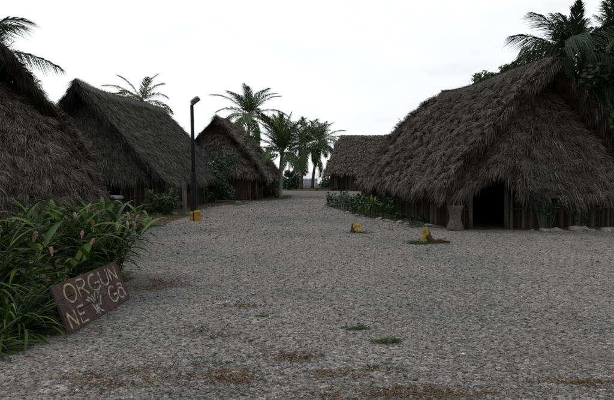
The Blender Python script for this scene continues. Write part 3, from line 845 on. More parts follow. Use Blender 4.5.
# ------------------------------------------------------------------ broad-leaved trees and bushes
def leaf_cloud(centres, radii, n, size, seed, flat=0.75, tint0=0.45):
    r = np.random.default_rng(seed)
    centres = np.array(centres, dtype=float); radii = np.array(radii, dtype=float)
    pick = r.choice(len(centres), n, p=radii ** 2 / np.sum(radii ** 2))
    d = r.normal(size=(n, 3)); d /= np.linalg.norm(d, axis=1, keepdims=True)
    rr = radii[pick] * (0.45 + 0.6 * r.random(n) ** 0.6)
    P = centres[pick] + d * rr[:, None] * np.array([1, 1, flat])
    N = d * 0.6 + r.normal(size=(n, 3)) * 0.55 + np.array([0, 0, 0.5]); N /= np.linalg.norm(N, axis=1, keepdims=True)
    A = np.cross(N, r.normal(size=(n, 3))); A /= np.linalg.norm(A, axis=1, keepdims=True)
    B = np.cross(N, A)
    s = size * r.uniform(0.6, 1.35, n)
    V = np.stack([P - A * s[:, None], P + B * (s * 0.42)[:, None] - N * (s * 0.08)[:, None], P + A * s[:, None], P - B * (s * 0.42)[:, None] - N * (s * 0.08)[:, None]], 1).reshape(-1, 3)
    F = (np.arange(n) * 4)[:, None] + np.array([[0, 1, 2, 3]])
    cl = r.random(len(centres))
    T = np.clip(tint0 + (cl[pick] - 0.5) * 0.4 + r.normal(0, 0.14, n), 0, 1)
    return V, F, np.repeat(T, 4)

def tree(name, label, loc, height, spread, seed, nleaf, lsize, group, mat='treeleaf', trunk_r=0.16, low=0.3, cat='tree', clump=1.0):
    rd = random.Random(seed)
    root = empty(name, loc)
    tag(root, label, cat, group)
    mb = MB()
    top = Vector((rd.uniform(-.3, .3), rd.uniform(-.3, .3), height * 0.72))
    mb.tube([(0, 0, -0.1), (0.05, 0, height * 0.25), top * 0.7, top], [trunk_r * 1.3, trunk_r, trunk_r * 0.7, trunk_r * 0.25], 8)
    tips, rads = [], []
    for i in range(15):
        z0 = height * rd.uniform(low * 0.6, 0.68)
        a = rd.uniform(0, 6.28); rr = spread * rd.uniform(0.45, 1.0)
        e = Vector((rr * math.cos(a), rr * math.sin(a), height * rd.uniform(low + 0.1, 0.95)))
        s = Vector((0, 0, z0))
        mid = s.lerp(e, 0.5) + Vector((0, 0, rd.uniform(-0.1, 0.25)))
        mb.tube([s, mid, e], [trunk_r * 0.42, trunk_r * 0.26, trunk_r * 0.08], 5)
        for _ in range(3):
            q = e + Vector((rd.uniform(-1, 1), rd.uniform(-1, 1), rd.uniform(-.7, .7))) * spread * 0.28
            mb.tube([mid, q], [trunk_r * 0.12, trunk_r * 0.04], 4)
            tips.append(q); rads.append(spread * rd.uniform(0.14, 0.27) * clump)
    mb.build('trunk', M['bark'], root, True)
    if clump > 1.2: V, F, T = leaf_cloud([Vector((t.x, t.y, max(t.z, 0.25 * height * rd.random() + 0.1))) for t in tips] + [Vector((rd.uniform(-.5, .5) * spread, rd.uniform(-.5, .5) * spread, height * rd.uniform(0.15, 0.7))) for _ in range(12)], rads + [spread * 0.4] * 12, nleaf, lsize, seed, 0.9)
    else: V, F, T = leaf_cloud(tips, rads, nleaf, lsize, seed)
    link('crown', np_mesh('crown', V, F, T), M[mat], root)
    return root

GT = 'broad-leaved trees behind the right hut'
tree('broadleaf_tree', 'dense dark green tree below the feathery palms at the right edge', (13.9, 24.8, 0), 5.8, 2.6, 61, 12000, 0.14, GT, low=0.2)
tree('broadleaf_tree', 'broad-leaved tree peeping over the long ridge of the right hut', (11.4, 31.0, 0), 7.2, 2.4, 62, 8000, 0.16, GT, low=0.35)
tree('broadleaf_tree', 'leafy tree just left of the large feathery palm above the right hut ridge', (9.3, 29.0, 0), 6.5, 1.5, 63, 3600, 0.14, GT, low=0.4)
tree('broadleaf_tree', 'tall dark tree filling the gap between the two feathery palms', (14.2, 30.0, 0), 7.4, 2.8, 64, 11000, 0.16, GT, low=0.3)
GB = 'bushes along the left row of huts'
tree('leafy_bush', 'rounded dark green bush between the blue-grey hut and the brown hut', (-4.85, 31.2, 0), 2.3, 1.0, 71, 9000, 0.085, GB, 'bushleaf', 0.05, 0.02, cat='bush', clump=1.6)
tree('leafy_bush', 'low yellow-green bush against the cane wall left of the lamp post', (-5.35, 21.8, 0), 0.95, 0.5, 72, 1400, 0.07, GB, 'weed', 0.02, 0.05, cat='bush', clump=1.5)
tree('leafy_bush', 'small green bush at the foot of the pale palm trunk', (-2.35, 37.0, 0), 0.85, 0.55, 73, 1300, 0.08, GB, 'weed', 0.02, 0.05, cat='bush', clump=1.5)
GF = 'shrubs at the far end of the yard'
for i, (x, y, h, s, lab) in enumerate([(2.5, 58.5, 1.1, 1.2, 'dark shrub directly behind the weathered plank at the far end'),
                                       (-2.6, 57.0, 1.5, 1.1, 'dark shrub left of the far palm trunks'),
                                       (3.6, 55.5, 1.7, 1.1, 'dark green shrub under the gable of the farthest hut'),
                                       (-4.6, 60, 2.0, 1.5, 'shrub glimpsed behind the pale-trunked palm'),
                                       (-1.35, 52.5, 1.7, 0.5, 'upright green shrub just right of the pale-trunked palm')]):
    tree('far_shrub', lab, (x, y, 0), h, s, 80 + i, 3200, 0.13, GF, 'bushleaf', 0.04, 0.02, cat='shrub', clump=1.7)

# leafy plants along the right hut's side wall
def leafy_plant(name, label, loc, n, ll, seed, mat, group, spread=0.35, h=0.5, width=0.10, cat='plant', pitch=(15, 75)):
    rd = random.Random(seed)
    root = empty(name, loc)
    tag(root, label, cat, group)
    meshes = [leaf_mesh('leaf', ll, width, c, 0.3, 6) for c in (0.5, 0.9, 1.3)]
    for me in meshes: me.materials.append(mat)
    nst = max(3, n // 7)
    for k in range(nst):
        a = rd.uniform(0, 6.28); r0 = spread * rd.random() ** 0.5
        b = Vector((r0 * math.cos(a), r0 * math.sin(a), -0.02))
        hh = h * rd.uniform(0.4, 1.0)
        tp = b + Vector((math.cos(a) * hh * 0.3, math.sin(a) * hh * 0.3, hh))
        mb = MB(); mb.tube([b, b.lerp(tp, 0.5) + Vector((0, 0, 0.03)), tp], [0.012, 0.009, 0.006], 5)
        mb.build('stem', M['stem'], root)
        for j in range(max(3, n // nst)):
            t = rd.uniform(0.35, 1.0)
            place(rd.choice(meshes), 'leaf', None, root, b.lerp(tp, t), rd.uniform(0, 6.28), R(rd.uniform(*pitch)), rd.uniform(-.4, .4), rd.uniform(0.6, 1.15))
    return root
GP = 'leafy plants along the foot of the right hut'
row = [(3.35, 18.0), (2.85, 19.2), (2.55, 20.4), (2.35, 21.3), (2.2, 22.3), (1.95, 23.4), (1.75, 24.6), (1.6, 25.8), (1.5, 27.0), (2.0, 28.2)]
labs = ['low dark plant nearest the hourglass mortar along the side wall', 'second leafy plant from the mortar along the side wall', 'bright green broad-leaved plant by the middle of the side wall',
        'leafy plant just beyond the bright broad-leaved one', 'dark leafy plant at the middle of the long eave', 'dark leafy plant past the middle of the long eave', 'tall leafy plant under the far half of the eave',
        'leafy plant third from the far end of the eave', 'leafy plant second from the far end of the eave', 'leafy plant at the far corner of the right hut']
for i, (x, y) in enumerate(row):
    leafy_plant('leafy_plant', labs[i], (x, y, 0), 42 if i < 2 else 84, 0.18 if i < 2 else (0.36 if i == 2 else 0.28), 200 + i, M['ginger'] if i == 2 else M['frond_dark'], GP, 0.3 if i < 2 else 0.5, 0.3 if i < 2 else 0.72, 0.085)
leafy_plant('leafy_plant', 'tall dark plant climbing in front of the skirt right of the doorway', (6.55, 16.15, 0), 90, 0.26, 230, M['frond_dark'], GP, 0.25, 1.75, 0.10)
leafy_plant('leafy_plant', 'small plant by the front wall near the right edge', (7.65, 16.3, 0), 40, 0.2, 231, M['frond_dark'], GP, 0.2, 0.65, 0.08)

# ------------------------------------------------------------------ foreground plants on the left
def flower_mesh(seed):
    rd = random.Random(seed)
    mb = MB()
    H = 0.10
    mb.tube([(0, 0, -0.02), (0, 0, H * 0.9)], [0.010, 0.006], 5, 0.4)
    for i in range(26):
        t = i / 25
        a = i * 2.39996
        z = t * H
        r = 0.025 * math.sin(math.pi * (0.18 + 0.74 * t)) + 0.004
        o = Vector((math.cos(a), math.sin(a), 0)); s = Vector((-math.sin(a), math.cos(a), 0))
        b = Vector((0, 0, z)); l = 0.042 - 0.012 * t
        mb.add([b + o * 0.006 - s * 0.009, b + o * 0.006 + s * 0.009, b + o * r + s * 0.013 + Vector((0, 0, l * 0.6)), b + o * r - s * 0.013 + Vector((0, 0, l * 0.6)),
                b + o * (r * 1.05) + Vector((0, 0, l * 1.15))], [(0, 1, 2, 3), (3, 2, 4)], rd.uniform(0.2, 1.0))
    return mb.mesh('flower')

def ginger(name, label, loc, nstem, seed, bias, reach, flowers, group, spread=0.32, hgt=(0.75, 1.25)):
    rd = random.Random(seed)
    root = empty(name, loc)
    tag(root, label, 'plant', group)
    meshes = [leaf_mesh('leaf', l, w, c, 0.28, 8) for (l, w, c) in ((0.48, 0.078, 0.8), (0.58, 0.082, 1.2), (0.64, 0.076, 1.5), (0.52, 0.070, 1.1))]
    for me in meshes: me.materials.append(M['ginger'])
    fm = [flower_mesh(i) for i in range(3)]
    for me in fm: me.materials.append(M['flower'])
    for k in range(nstem):
        a = rd.uniform(0, 6.28)
        b = Vector((spread * rd.random() * math.cos(a), spread * 1.6 * rd.random() * math.sin(a), -0.02))
        dirv = Vector((math.cos(a) + bias[0], math.sin(a) + bias[1], 0))
        dirv = dirv / max(1.0, dirv.length)
        hh = rd.uniform(*hgt)
        lean = reach * rd.uniform(0.25, 0.8)
        pts = [b + dirv * lean * (i / 6) ** 1.7 + Vector((0, 0, hh * (i / 6) * (1 - 0.10 * (i / 6) ** 3))) for i in range(7)]
        mb = MB(); mb.tube(pts, [0.012 - 0.001 * i for i in range(7)], 5)
        mb.build('stem', M['stem'], root, True)
        nl = rd.randint(12, 15)
        plane = math.atan2(dirv.y, dirv.x) + math.pi / 2 + rd.uniform(-0.6, 0.6)
        for j in range(nl):
            t = 0.22 + 0.78 * j / (nl - 1)
            f = t * 6; i = min(5, int(f)); p = pts[i].lerp(pts[i + 1], f - i)
            s = 0 if j % 2 else math.pi
            yaw = plane - math.pi / 2 + s + rd.uniform(-0.35, 0.35)
            pitch = R(rd.uniform(18, 48) + 22 * max(0, t - 0.6) / 0.4)
            place(rd.choice(meshes), 'leaf', None, root, p, yaw, pitch, rd.uniform(-0.35, 0.35), rd.uniform(0.75, 1.12))
    for i, (x, y, z, tx, ty) in enumerate(flowers):
        q = Vector((x, y, z))
        foot = Vector((q.x * 0.45, q.y * 0.45, 0.02))
        mb = MB(); mb.tube([foot, foot.lerp(q, 0.6) + Vector((0, 0, 0.06)), q], [0.009, 0.008, 0.006], 5)
        mb.build('flower_stalk', M['stem'], root, True)
        o = link('flower', fm[i % 3], None, root)
        o.matrix_local = Matrix.Translation(q) @ Matrix.Rotation(tx, 4, 'X') @ Matrix.Rotation(ty, 4, 'Y') @ Matrix.Scale(rd.uniform(0.55, 0.9), 4)
    return root

def flowers_at(loc, pix):
    """spots for flower heads given as world points (x, y, z)"""
    return [(x - loc[0], y - loc[1], z, random.uniform(-.5, .5), random.uniform(-.4, .6)) for (x, y, z) in pix]

GG = 'pink-flowered plants beside the sign'
L1 = (-3.05, 7.9, 0)
ginger('pink_flower_plant', 'large arching plant with pink flower heads behind the wooden sign', L1, 19, 5, (0.45, -0.15), 0.95,
       flowers_at(L1, [(-2.92, 7.45, 1.0), (-2.62, 7.4, 1.05), (-2.66, 7.3, 0.93), (-2.40, 7.45, 0.88), (-2.28, 7.5, 0.90), (-2.22, 7.62, 0.88), (-2.76, 7.2, 0.80), (-2.62, 7.1, 0.70)]), GG)
L2 = (-3.55, 6.9, 0)
ginger('pink_flower_plant', 'leafy plant with a few flower buds left of the sign under the thatch', L2, 18, 9, (0.25, -0.1), 0.8,
       flowers_at(L2, [(-3.05, 6.55, 0.83), (-2.78, 6.4, 0.70)]), GG, spread=0.45, hgt=(0.6, 1.1))

L3 = (-3.0, 8.6, 0)
ginger('pink_flower_plant', 'arching plant leaning out over the gravel at the far end of the wooden sign', L3, 13, 15, (0.7, -0.25), 0.85,
       flowers_at(L3, [(-2.42, 8.0, 0.98), (-2.34, 8.05, 0.95)]), GG, hgt=(0.75, 1.2))

def strap_clump(name, label, loc, n, seed, length, width, group, mat='strap', radius=0.16, cat='plant', pitch=(20, 85), yawr=(0, 6.28)):
    rd = random.Random(seed)
    root = empty(name, loc)
    tag(root, label, cat, group)
    meshes = [leaf_mesh('leaf', length * s, width, c, 0.35, 9, base=0.5) for (s, c) in ((1.0, 1.2), (0.9, 1.7), (1.1, 1.9), (0.8, 0.9), (1.0, 2.2))]
    for me in meshes: me.materials.append(M[mat])
    for k in range(n):
        a = rd.uniform(*yawr)
        r0 = radius * rd.random() ** 0.5
        place(rd.choice(meshes), 'leaf', None, root, (r0 * math.cos(a), r0 * math.sin(a), -0.01), a - math.pi / 2 + rd.uniform(-.3, .3), R(rd.uniform(*pitch)), rd.uniform(-.5, .5), rd.uniform(0.7, 1.15))
    return root
GS = 'strap-leaved clumps in the lower left corner'
strap_clump('strap_leaf_plant', 'grassy strap-leaved clump in the lower left corner beside the sign', (-2.95, 5.75, 0), 190, 301, 0.75, 0.030, GS)
strap_clump('strap_leaf_plant', 'strap-leaved clump cut by the left edge below the thatch', (-3.55, 6.05, 0), 220, 302, 1.15, 0.034, GS, radius=0.28)
strap_clump('strap_leaf_plant', 'strap-leaved clump between the sign and the taller flowering plant', (-2.85, 6.75, 0), 110, 303, 0.70, 0.032, GS)
strap_clump('strap_leaf_plant', 'lowest strap-leaved clump spilling onto the gravel at the left edge', (-2.92, 5.15, 0), 90, 304, 0.55, 0.026, GS, pitch=(10, 65))
strap_clump('dead_leaf_clump', 'heap of brown dead leaves on the ground below the grassy clump', (-2.62, 5.05, 0), 40, 305, 0.42, 0.035, None, 'deadleaf', 0.2, 'dead leaves', (-2, 14))
strap_clump('dead_leaf_clump', 'brown dead leaves at the lower left corner of the sign', (-2.50, 5.62, 0), 22, 306, 0.30, 0.030, None, 'deadleaf', 0.14, 'dead leaves', (-2, 18))

# ------------------------------------------------------------------ the painted wooden sign
def build_sign():
    A = Vector((-2.32, 5.72, 0.012)); B = Vector((-2.225, 7.375, 0.012))
    e1 = (B - A).normalized(); ln = (B - A).length
    e2 = Vector((-0.37, 0, 0.929)); e2 = (e2 - e1 * e2.dot(e1)).normalized()
    nn = e1.cross(e2).normalized()
    root = empty('wooden_sign', A)
    tag(root, 'dark red wooden board sign with cream letters leaning against the plants', 'sign')
    mat4 = Matrix((( e1.x, e2.x, nn.x, 0), (e1.y, e2.y, nn.y, 0), (e1.z, e2.z, nn.z, 0), (0, 0, 0, 1)))
    root.matrix_world = Matrix.Translation(A) @ mat4
    hs = [0.0, 0.178, 0.340, 0.505]
    for i in range(3):
        mb = MB()
        y0, y1 = hs[i] + 0.003, hs[i + 1] - 0.003
        k = 12
        x0, x1 = random.uniform(-0.012, 0.008), ln + random.uniform(-0.012, 0.012)
        vs, fs = [], []
        for j in range(k + 1):
            x = x0 + (x1 - x0) * j / k
            a, b_ = y0 + random.uniform(-0.002, 0.002), y1 + random.uniform(-0.002, 0.002)
            zt = random.uniform(-0.001, 0.001) + (0.0, 0.003, -0.001)[i]
            vs += [(x, a, -0.024), (x, a, zt - 0.002), (x, a + 0.003, zt), (x, b_ - 0.003, zt), (x, b_, zt - 0.002), (x, b_, -0.024)]
            if j:
                p = (j - 1) * 6; q = j * 6
                for m in range(6):
                    fs.append((p + m, q + m, q + (m + 1) % 6, p + (m + 1) % 6))
        fs.append(tuple(range(5, -1, -1))); fs.append(tuple(k * 6 + m for m in range(6)))
        mb.add(vs, [tuple(reversed(f)) for f in fs])
        mb.build('plank', M['board'], root)
    for xb in (0.28, 1.35):
        mb = MB(); mb.box((xb, 0.25, -0.045), (0.06, 0.46, 0.035)); mb.build('batten', M['post'], root)
    def arc(cx, cy, rx, ry, a0, a1, n=16):
        return [(cx + rx * math.cos(R(a0 + (a1 - a0) * i / n)), cy + ry * math.sin(R(a0 + (a1 - a0) * i / n))) for i in range(n + 1)]
    glyph = {
        'O': [arc(0.5, 0.5, 0.46, 0.5, 90, 450, 24)],
        'R': [[(0.08, 0), (0.10, 1)], [(0.10, 1), (0.5, 1)] + arc(0.5, 0.76, 0.38, 0.24, 90, -90, 10) + [(0.1, 0.5)], [(0.42, 0.5), (0.95, 0.0)]],
        'G': [arc(0.55, 0.5, 0.5, 0.5, 50, 320, 20), [(0.55, 0.44), (0.98, 0.44), (0.96, 0.08)]],
        'U': [[(0.05, 1), (0.05, 0.4)] + arc(0.5, 0.36, 0.45, 0.36, 180, 360, 12) + [(0.95, 1)]],
        'N': [[(0.06, 0), (0.06, 1)], [(0.06, 1), (0.92, 0.02)], [(0.92, 0), (0.94, 1)]],
        'E': [[(0.92, 1), (0.08, 1), (0.08, 0), (0.95, 0)], [(0.08, 0.52), (0.75, 0.52)]],
        'a': [arc(0.45, 0.34, 0.42, 0.34, 40, 400, 18), [(0.2, 0.92), (0.5, 1.0), (0.82, 0.88), (0.86, 0.4), (0.98, 0.0)]],
    }
    def stroke(mb, pts, w, z=0.0065):
        n = len(pts)
        vs, fs = [], []
        closed = (Vector(pts[0]) - Vector(pts[-1])).length < 1e-4
        for i in range(n):
            a = Vector(pts[i - 1]) if i else (Vector(pts[-2]) if closed else Vector(pts[0]))
            b_ = Vector(pts[i + 1]) if i < n - 1 else (Vector(pts[1]) if closed else Vector(pts[-1]))
            d = (b_ - a).normalized(); s = Vector((-d.y, d.x)) * w * 0.5 * random.uniform(0.82, 1.12)
            p = Vector(pts[i])
            vs += [(p.x - s.x, p.y - s.y, z), (p.x + s.x, p.y + s.y, z), (p.x - s.x, p.y - s.y, z - 0.006), (p.x + s.x, p.y + s.y, z - 0.006)]
            if i:
                q, r = (i - 1) * 4, i * 4
                fs += [(q, r, r + 1, q + 1), (q + 2, q, r, r + 2)[::-1], (q + 1, q + 3, r + 3, r + 1)[::-1]]
        mb.add(vs, [f[::-1] if len(f) == 4 and fi % 3 == 0 else f for fi, f in enumerate(fs)])
    def letter(ch, x, y, w, h, mat, sw=0.022, tilt=0.0):
        mb = MB()
        for k, st in enumerate(glyph[ch]):
            stroke(mb, [(x + px * w + py * h * tilt, y + py * h) for px, py in st], sw, 0.0045 + 0.0006 * k)
        o = mb.build('letter', M[mat], root)
        tag(o, 'painted letter ' + ch)
    letter('O', 0.17, 0.275, 0.25, 0.19, 'letteryellow')
    letter('R', 0.46, 0.280, 0.23, 0.185, 'letteryellow')
    letter('G', 0.74, 0.275, 0.26, 0.185, 'lettercream')
    letter('U', 1.05, 0.285, 0.22, 0.175, 'lettercream')
    letter('N', 1.32, 0.290, 0.20, 0.165, 'lettercream')
    letter('N', 0.06, 0.035, 0.17, 0.165, 'letteryellow', 0.026)
    letter('E', 0.29, 0.035, 0.17, 0.170, 'lettercream', 0.023)
    letter('G', 1.11, 0.060, 0.22, 0.185, 'lettercream', 0.023)
    letter('a', 1.37, 0.060, 0.20, 0.180, 'lettercream', 0.022)
    mb = MB()
    for k, st in enumerate([[(0.56, 0.235), (0.62, 0.20), (0.66, 0.14), (0.70, 0.06)], [(0.60, 0.255), (0.67, 0.21), (0.71, 0.15), (0.73, 0.09)], [(0.69, 0.27), (0.72, 0.22), (0.735, 0.16)],
                            [(0.80, 0.275), (0.765, 0.22), (0.745, 0.15), (0.75, 0.06)], [(0.89, 0.26), (0.83, 0.21), (0.79, 0.14), (0.765, 0.07)], [(0.94, 0.235), (0.88, 0.18), (0.83, 0.11)],
                            [(0.64, 0.035), (0.70, 0.06), (0.735, 0.10)], [(0.85, 0.03), (0.79, 0.055), (0.755, 0.10)], [(0.735, 0.02), (0.745, 0.10)]]):
        stroke(mb, st, 0.021, 0.0042 + 0.0004 * k)
    tag(mb.build('painted_figure', M['figurewhite'], root), 'white painted spreading figure between the two syllables')
build_sign()

# ------------------------------------------------------------------ lamp post, yellow block, drum, mortar, plank, stumps
def build_lamp():
    root = empty('lamp_post', (-4.14, 21.5, 0))
    tag(root, 'tall black lamp post with a tilted floodlight in front of the blue-grey hut', 'lamp post')
    mb = MB(); mb.tube([(0, 0, -0.05), (0.01, 0, 2.0), (-0.03, 0, 3.98)], [0.072, 0.068, 0.062], 14); mb.build('pole', M['blackmetal'], root, True)
    mb = MB(); mb.tube([(0, 0, -0.04), (0, 0, 0.06), (0.005, 0, 1.52), (0.005, 0, 1.58)], [0.13, 0.115, 0.11, 0.072], 14); mb.build('pole_sleeve', M['blackmetal'], root, True)
    mb = MB(); mb.box((0, 0, 0), (0.10, 0.06, 0.10)); mb.tube([(-0.02, 0, -0.1), (0.02, 0, 0.05), (0.08, 0, 0.12)], 0.022, 8)
    br = mb.build('bracket', M['blackmetal'], root); br.location = (-0.03, 0, 3.98)
    rot = Matrix.Rotation(R(-38), 4, 'Y') @ Matrix.Rotation(R(28), 4, 'X')
    hd = empty('floodlight_head'); hd.parent = root; hd.matrix_local = Matrix.Translation((0.11, -0.02, 4.15)) @ rot
    mb = MB(); mb.box((0, 0, 0.035), (0.36, 0.24, 0.09), jit=0.004); mb.box((0, 0, 0.10), (0.26, 0.16, 0.04)); mb.build('housing', M['lamphead'], hd)
    mb = MB()
    for (c, s) in (((0, 0.115, -0.02), (0.36, 0.02, 0.03)), ((0, -0.115, -0.02), (0.36, 0.02, 0.03)), ((0.17, 0, -0.02), (0.02, 0.21, 0.03)), ((-0.17, 0, -0.02), (0.02, 0.21, 0.03))): mb.box(c, s)
    mb.build('rim', M['blackmetal'], hd)
    mb = MB(); mb.box((0, 0, -0.022), (0.318, 0.208, 0.012)); mb.build('lens', M['lampglass'], hd)
build_lamp()

def build_block():
    root = empty('yellow_block', (-3.68, 19.4, 0), R(8))
    tag(root, 'small bright yellow block on the ground in front of the lamp post', 'block')
    for x0, w, h in ((-0.12, 0.11, 0.29), (0.07, 0.22, 0.32)):
        mb = MB()
        prof = [(-w / 2, 0), (w / 2, 0)]
        d = 0.14
        vs, fs = [], []
        c = 0.02
        ring = [(-w / 2 + c, -d), (w / 2 - c, -d), (w / 2, -d + c), (w / 2, d - c), (w / 2 - c, d), (-w / 2 + c, d), (-w / 2, d - c), (-w / 2, -d + c)]
        for z, s in ((-0.03, 1.0), (h - 0.02, 0.97), (h, 0.9)):
            vs += [(x0 + px * s + random.uniform(-.004, .004), py * s + random.uniform(-.004, .004), z + random.uniform(-.006, .006)) for px, py in ring]
        for i in range(2):
            for k in range(8): fs.append((i * 8 + k, i * 8 + (k + 1) % 8, (i + 1) * 8 + (k + 1) % 8, (i + 1) * 8 + k))
        fs.append(tuple(16 + k for k in range(8))); fs.append(tuple(reversed(range(8))))
        mb.add(vs, fs)
        mb.build('block_half', M['yellow'], root)
    mb = MB(); mb.box((-0.055, 0.01, 0.13), (0.03, 0.28, 0.27)); mb.build('slot', M['darkwood'], root)
build_block()

def build_drum():
    root = empty('storage_drum', (-7.35, 22.3, 0))
    tag(root, 'dark round drum with pale lid and band beside the blue-grey hut', 'drum')
    mb = MB(); mb.lathe([(0.35, -0.02), (0.37, 0.03), (0.37, 0.34), (0.36, 0.36), (0.37, 0.38), (0.365, 0.60)], 28); mb.build('body', M['drum'], root, True)
    mb = MB(); mb.lathe([(0.378, 0.30), (0.39, 0.31), (0.39, 0.36), (0.378, 0.37)], 28); mb.build('band', M['drumband'], root, True)
    mb = MB(); mb.lathe([(0.385, 0.58), (0.40, 0.60), (0.40, 0.66), (0.36, 0.70), (0.10, 0.72)], 28); mb.build('lid', M['drumband'], root, True)
build_drum()

def build_mortar():
    root = empty('wooden_mortar', (4.06, 16.12, 0))
    tag(root, 'hourglass-shaped grey wooden mortar standing left of the dark doorway', 'mortar')
    mb = MB(); mb.lathe([(0.20, -0.02), (0.225, 0.03), (0.215, 0.10), (0.16, 0.27), (0.145, 0.36), (0.16, 0.46), (0.205, 0.62), (0.222, 0.69), (0.205, 0.70), (0.17, 0.64), (0.10, 0.52)], 26, wob=0.012)
    mb.build('mortar_body', M['mortar'], root, True)
build_mortar()

def build_plank():
    mb = MB()
    prof = [(-0.10, 0), (0.03, -0.01), (0.07, 0.4), (0.10, 0.9), (0.08, 1.25), (-0.02, 1.34), (-0.12, 1.28), (-0.13, 0.8), (-0.12, 0.35)]
    n = len(prof)
    vs = [(x, -0.025 + 0.10 * z / 1.3, z) for x, z in prof] + [(x, 0.02 + 0.10 * z / 1.3, z) for x, z in prof]
    mb.add(vs, [tuple(range(n)), tuple(reversed(range(n, 2 * n)))] + [(i, (i + 1) % n + 0, (i + 1) % n + n, i + n)[::-1] for i in range(n)])
    o = mb.build('leaning_plank', M['greywood'])
    o.location = (-4.72, 23.0, 0); o.rotation_euler = (0, R(-4), R(5)); o.scale = (0.85, 1.0, 0.93)
    tag(o, 'bleached grey plank leaning upright under the eave left of the lamp post', 'plank')
build_plank()

def tuft(n, r, h, seed, x=0.0, y=0.0):
    g = np.random.default_rng(seed)
    a = g.random(n) * 6.28; rr = r * g.random(n) ** 0.6
    P = np.stack([x + rr * np.cos(a), y + rr * np.sin(a) * 0.8, np.full(n, -0.005)], -1)
    D = np.stack([np.cos(a) * 0.5 + g.normal(0, .35, n), np.sin(a) * 0.5 + g.normal(0, .35, n), g.uniform(0.3, 1.0, n)], -1); D /= np.linalg.norm(D, axis=1, keepdims=True)
    N = np.cross(D, g.normal(size=(n, 3))); N /= np.linalg.norm(N, axis=1, keepdims=True)
    L = h * g.uniform(0.4, 1.1, n)
    return strand_arrays(P, D, N, L, np.full(n, 0.010) * g.uniform(0.6, 1.4, n), np.zeros(n), L * 0.25, g.random(n))

def build_stumps():
    root = empty('yellow_stump', (1.28, 15.6, 0))
    tag(root, 'squat cut stump with round yellow painted face out on the gravel', 'stump')
    mb = MB(); mb.lathe([(0.16, -0.03), (0.13, 0.06), (0.115, 0.16), (0.10, 0.22), (0.05, 0.24)], 16, wob=0.05); mb.build('stump_body', M['darkwood'], root, True)
    mb = MB(); vs = []
    for k in range(16):
        w = 2 * math.pi * k / 16
        vs.append((0.112 * math.cos(w) * random.uniform(0.9, 1.06), 0.145 * math.sin(w) * random.uniform(0.92, 1.05)))
    f = [(x, y, 0.0) for x, y in vs] + [(x * 0.96, y * 0.96, 0.03) for x, y in vs]
    mb.add(f, [tuple(16 + k for k in range(16))] + [(k, (k + 1) % 16, 16 + (k + 1) % 16, 16 + k) for k in range(16)])
    o = mb.build('painted_face', M['oldyellow'], root); o.location = (0.035, -0.115, 0.145); o.rotation_euler = (R(66), 0, R(12))
    root = empty('yellow_stump', (2.66, 13.3, 0))
    tag(root, 'jagged tall yellow-painted stump with a dark root lying to its right', 'stump')
    mb = MB()
    vs, fs = [], []
    n = 14
    for i, (r, z) in enumerate(((0.14, -0.03), (0.10, 0.06), (0.088, 0.16), (0.080, 0.24), (0.066, 0.30))):
        for k in range(n):
            w = 2 * math.pi * k / n
            zz = z + (0.085 * math.sin(k * 2.3) if i == 4 else 0.03 * math.sin(k * 1.9 + i))
            vs.append((r * math.cos(w) * (1 + 0.12 * math.sin(3 * w + i)), r * math.sin(w) * (1 + 0.12 * math.sin(2 * w)), zz))
    for i in range(4):
        for k in range(n): fs.append((i * n + k, i * n + (k + 1) % n, (i + 1) * n + (k + 1) % n, (i + 1) * n + k))
    fs.append(tuple(4 * n + k for k in range(n)))
    mb.add(vs, fs); mb.build('stump_body', M['oldyellow'], root)
    mb = MB(); mb.tube([(0.03, -0.02, 0.14), (0.12, -0.05, 0.06), (0.22, -0.09, 0.03), (0.34, -0.06, 0.045), (0.45, -0.10, 0.02), (0.56, -0.08, 0.025)], [0.07, 0.075, 0.05, 0.055, 0.045, 0.02], 7); mb.build('root', M['darkwood'], root)
    mb = MB(); mb.tube([(0.06, 0.03, 0.3), (0.10, 0.02, 0.15), (0.16, 0.05, 0.0)], [0.035, 0.06, 0.07], 8); mb.build('root', M['darkwood'], root, True)
build_stumps()

def build_far_things():
    root = empty('log_plank', (1.45, 51.0, 0), R(-4))
    tag(root, 'pale weathered plank lying across dark logs at the far end of the gravel', 'plank')
    mb = MB(); mb.box((0, 0, 0.20), (1.9, 0.42, 0.06), jit=0.02); mb.build('plank', M['greywood'], root)
    for x in (-0.6, 0.65):
        mb = MB(); mb.tube([(x, -0.35, 0.08), (x, 0.35, 0.085)], 0.09, 9); mb.build('log', M['darkwood'], root, True)
    root = empty('board_fence', (-0.55, 69.0, 0), R(3))
    tag(root, 'low pale grey board fence between the far palm trunks near the water', 'fence')
    for i in range(9):
        mb = MB(); mb.box((i * 0.21, 0, 0.42), (0.195, 0.03, 0.84 + random.uniform(-.03, .03)), jit=0.006); mb.build('board', M['paleshed'], root)
    for z in (0.25, 0.65):
        mb = MB(); mb.box((0.84, 0.04, z), (1.9, 0.045, 0.07)); mb.build('rail', M['paleshed'], root)
build_far_things()

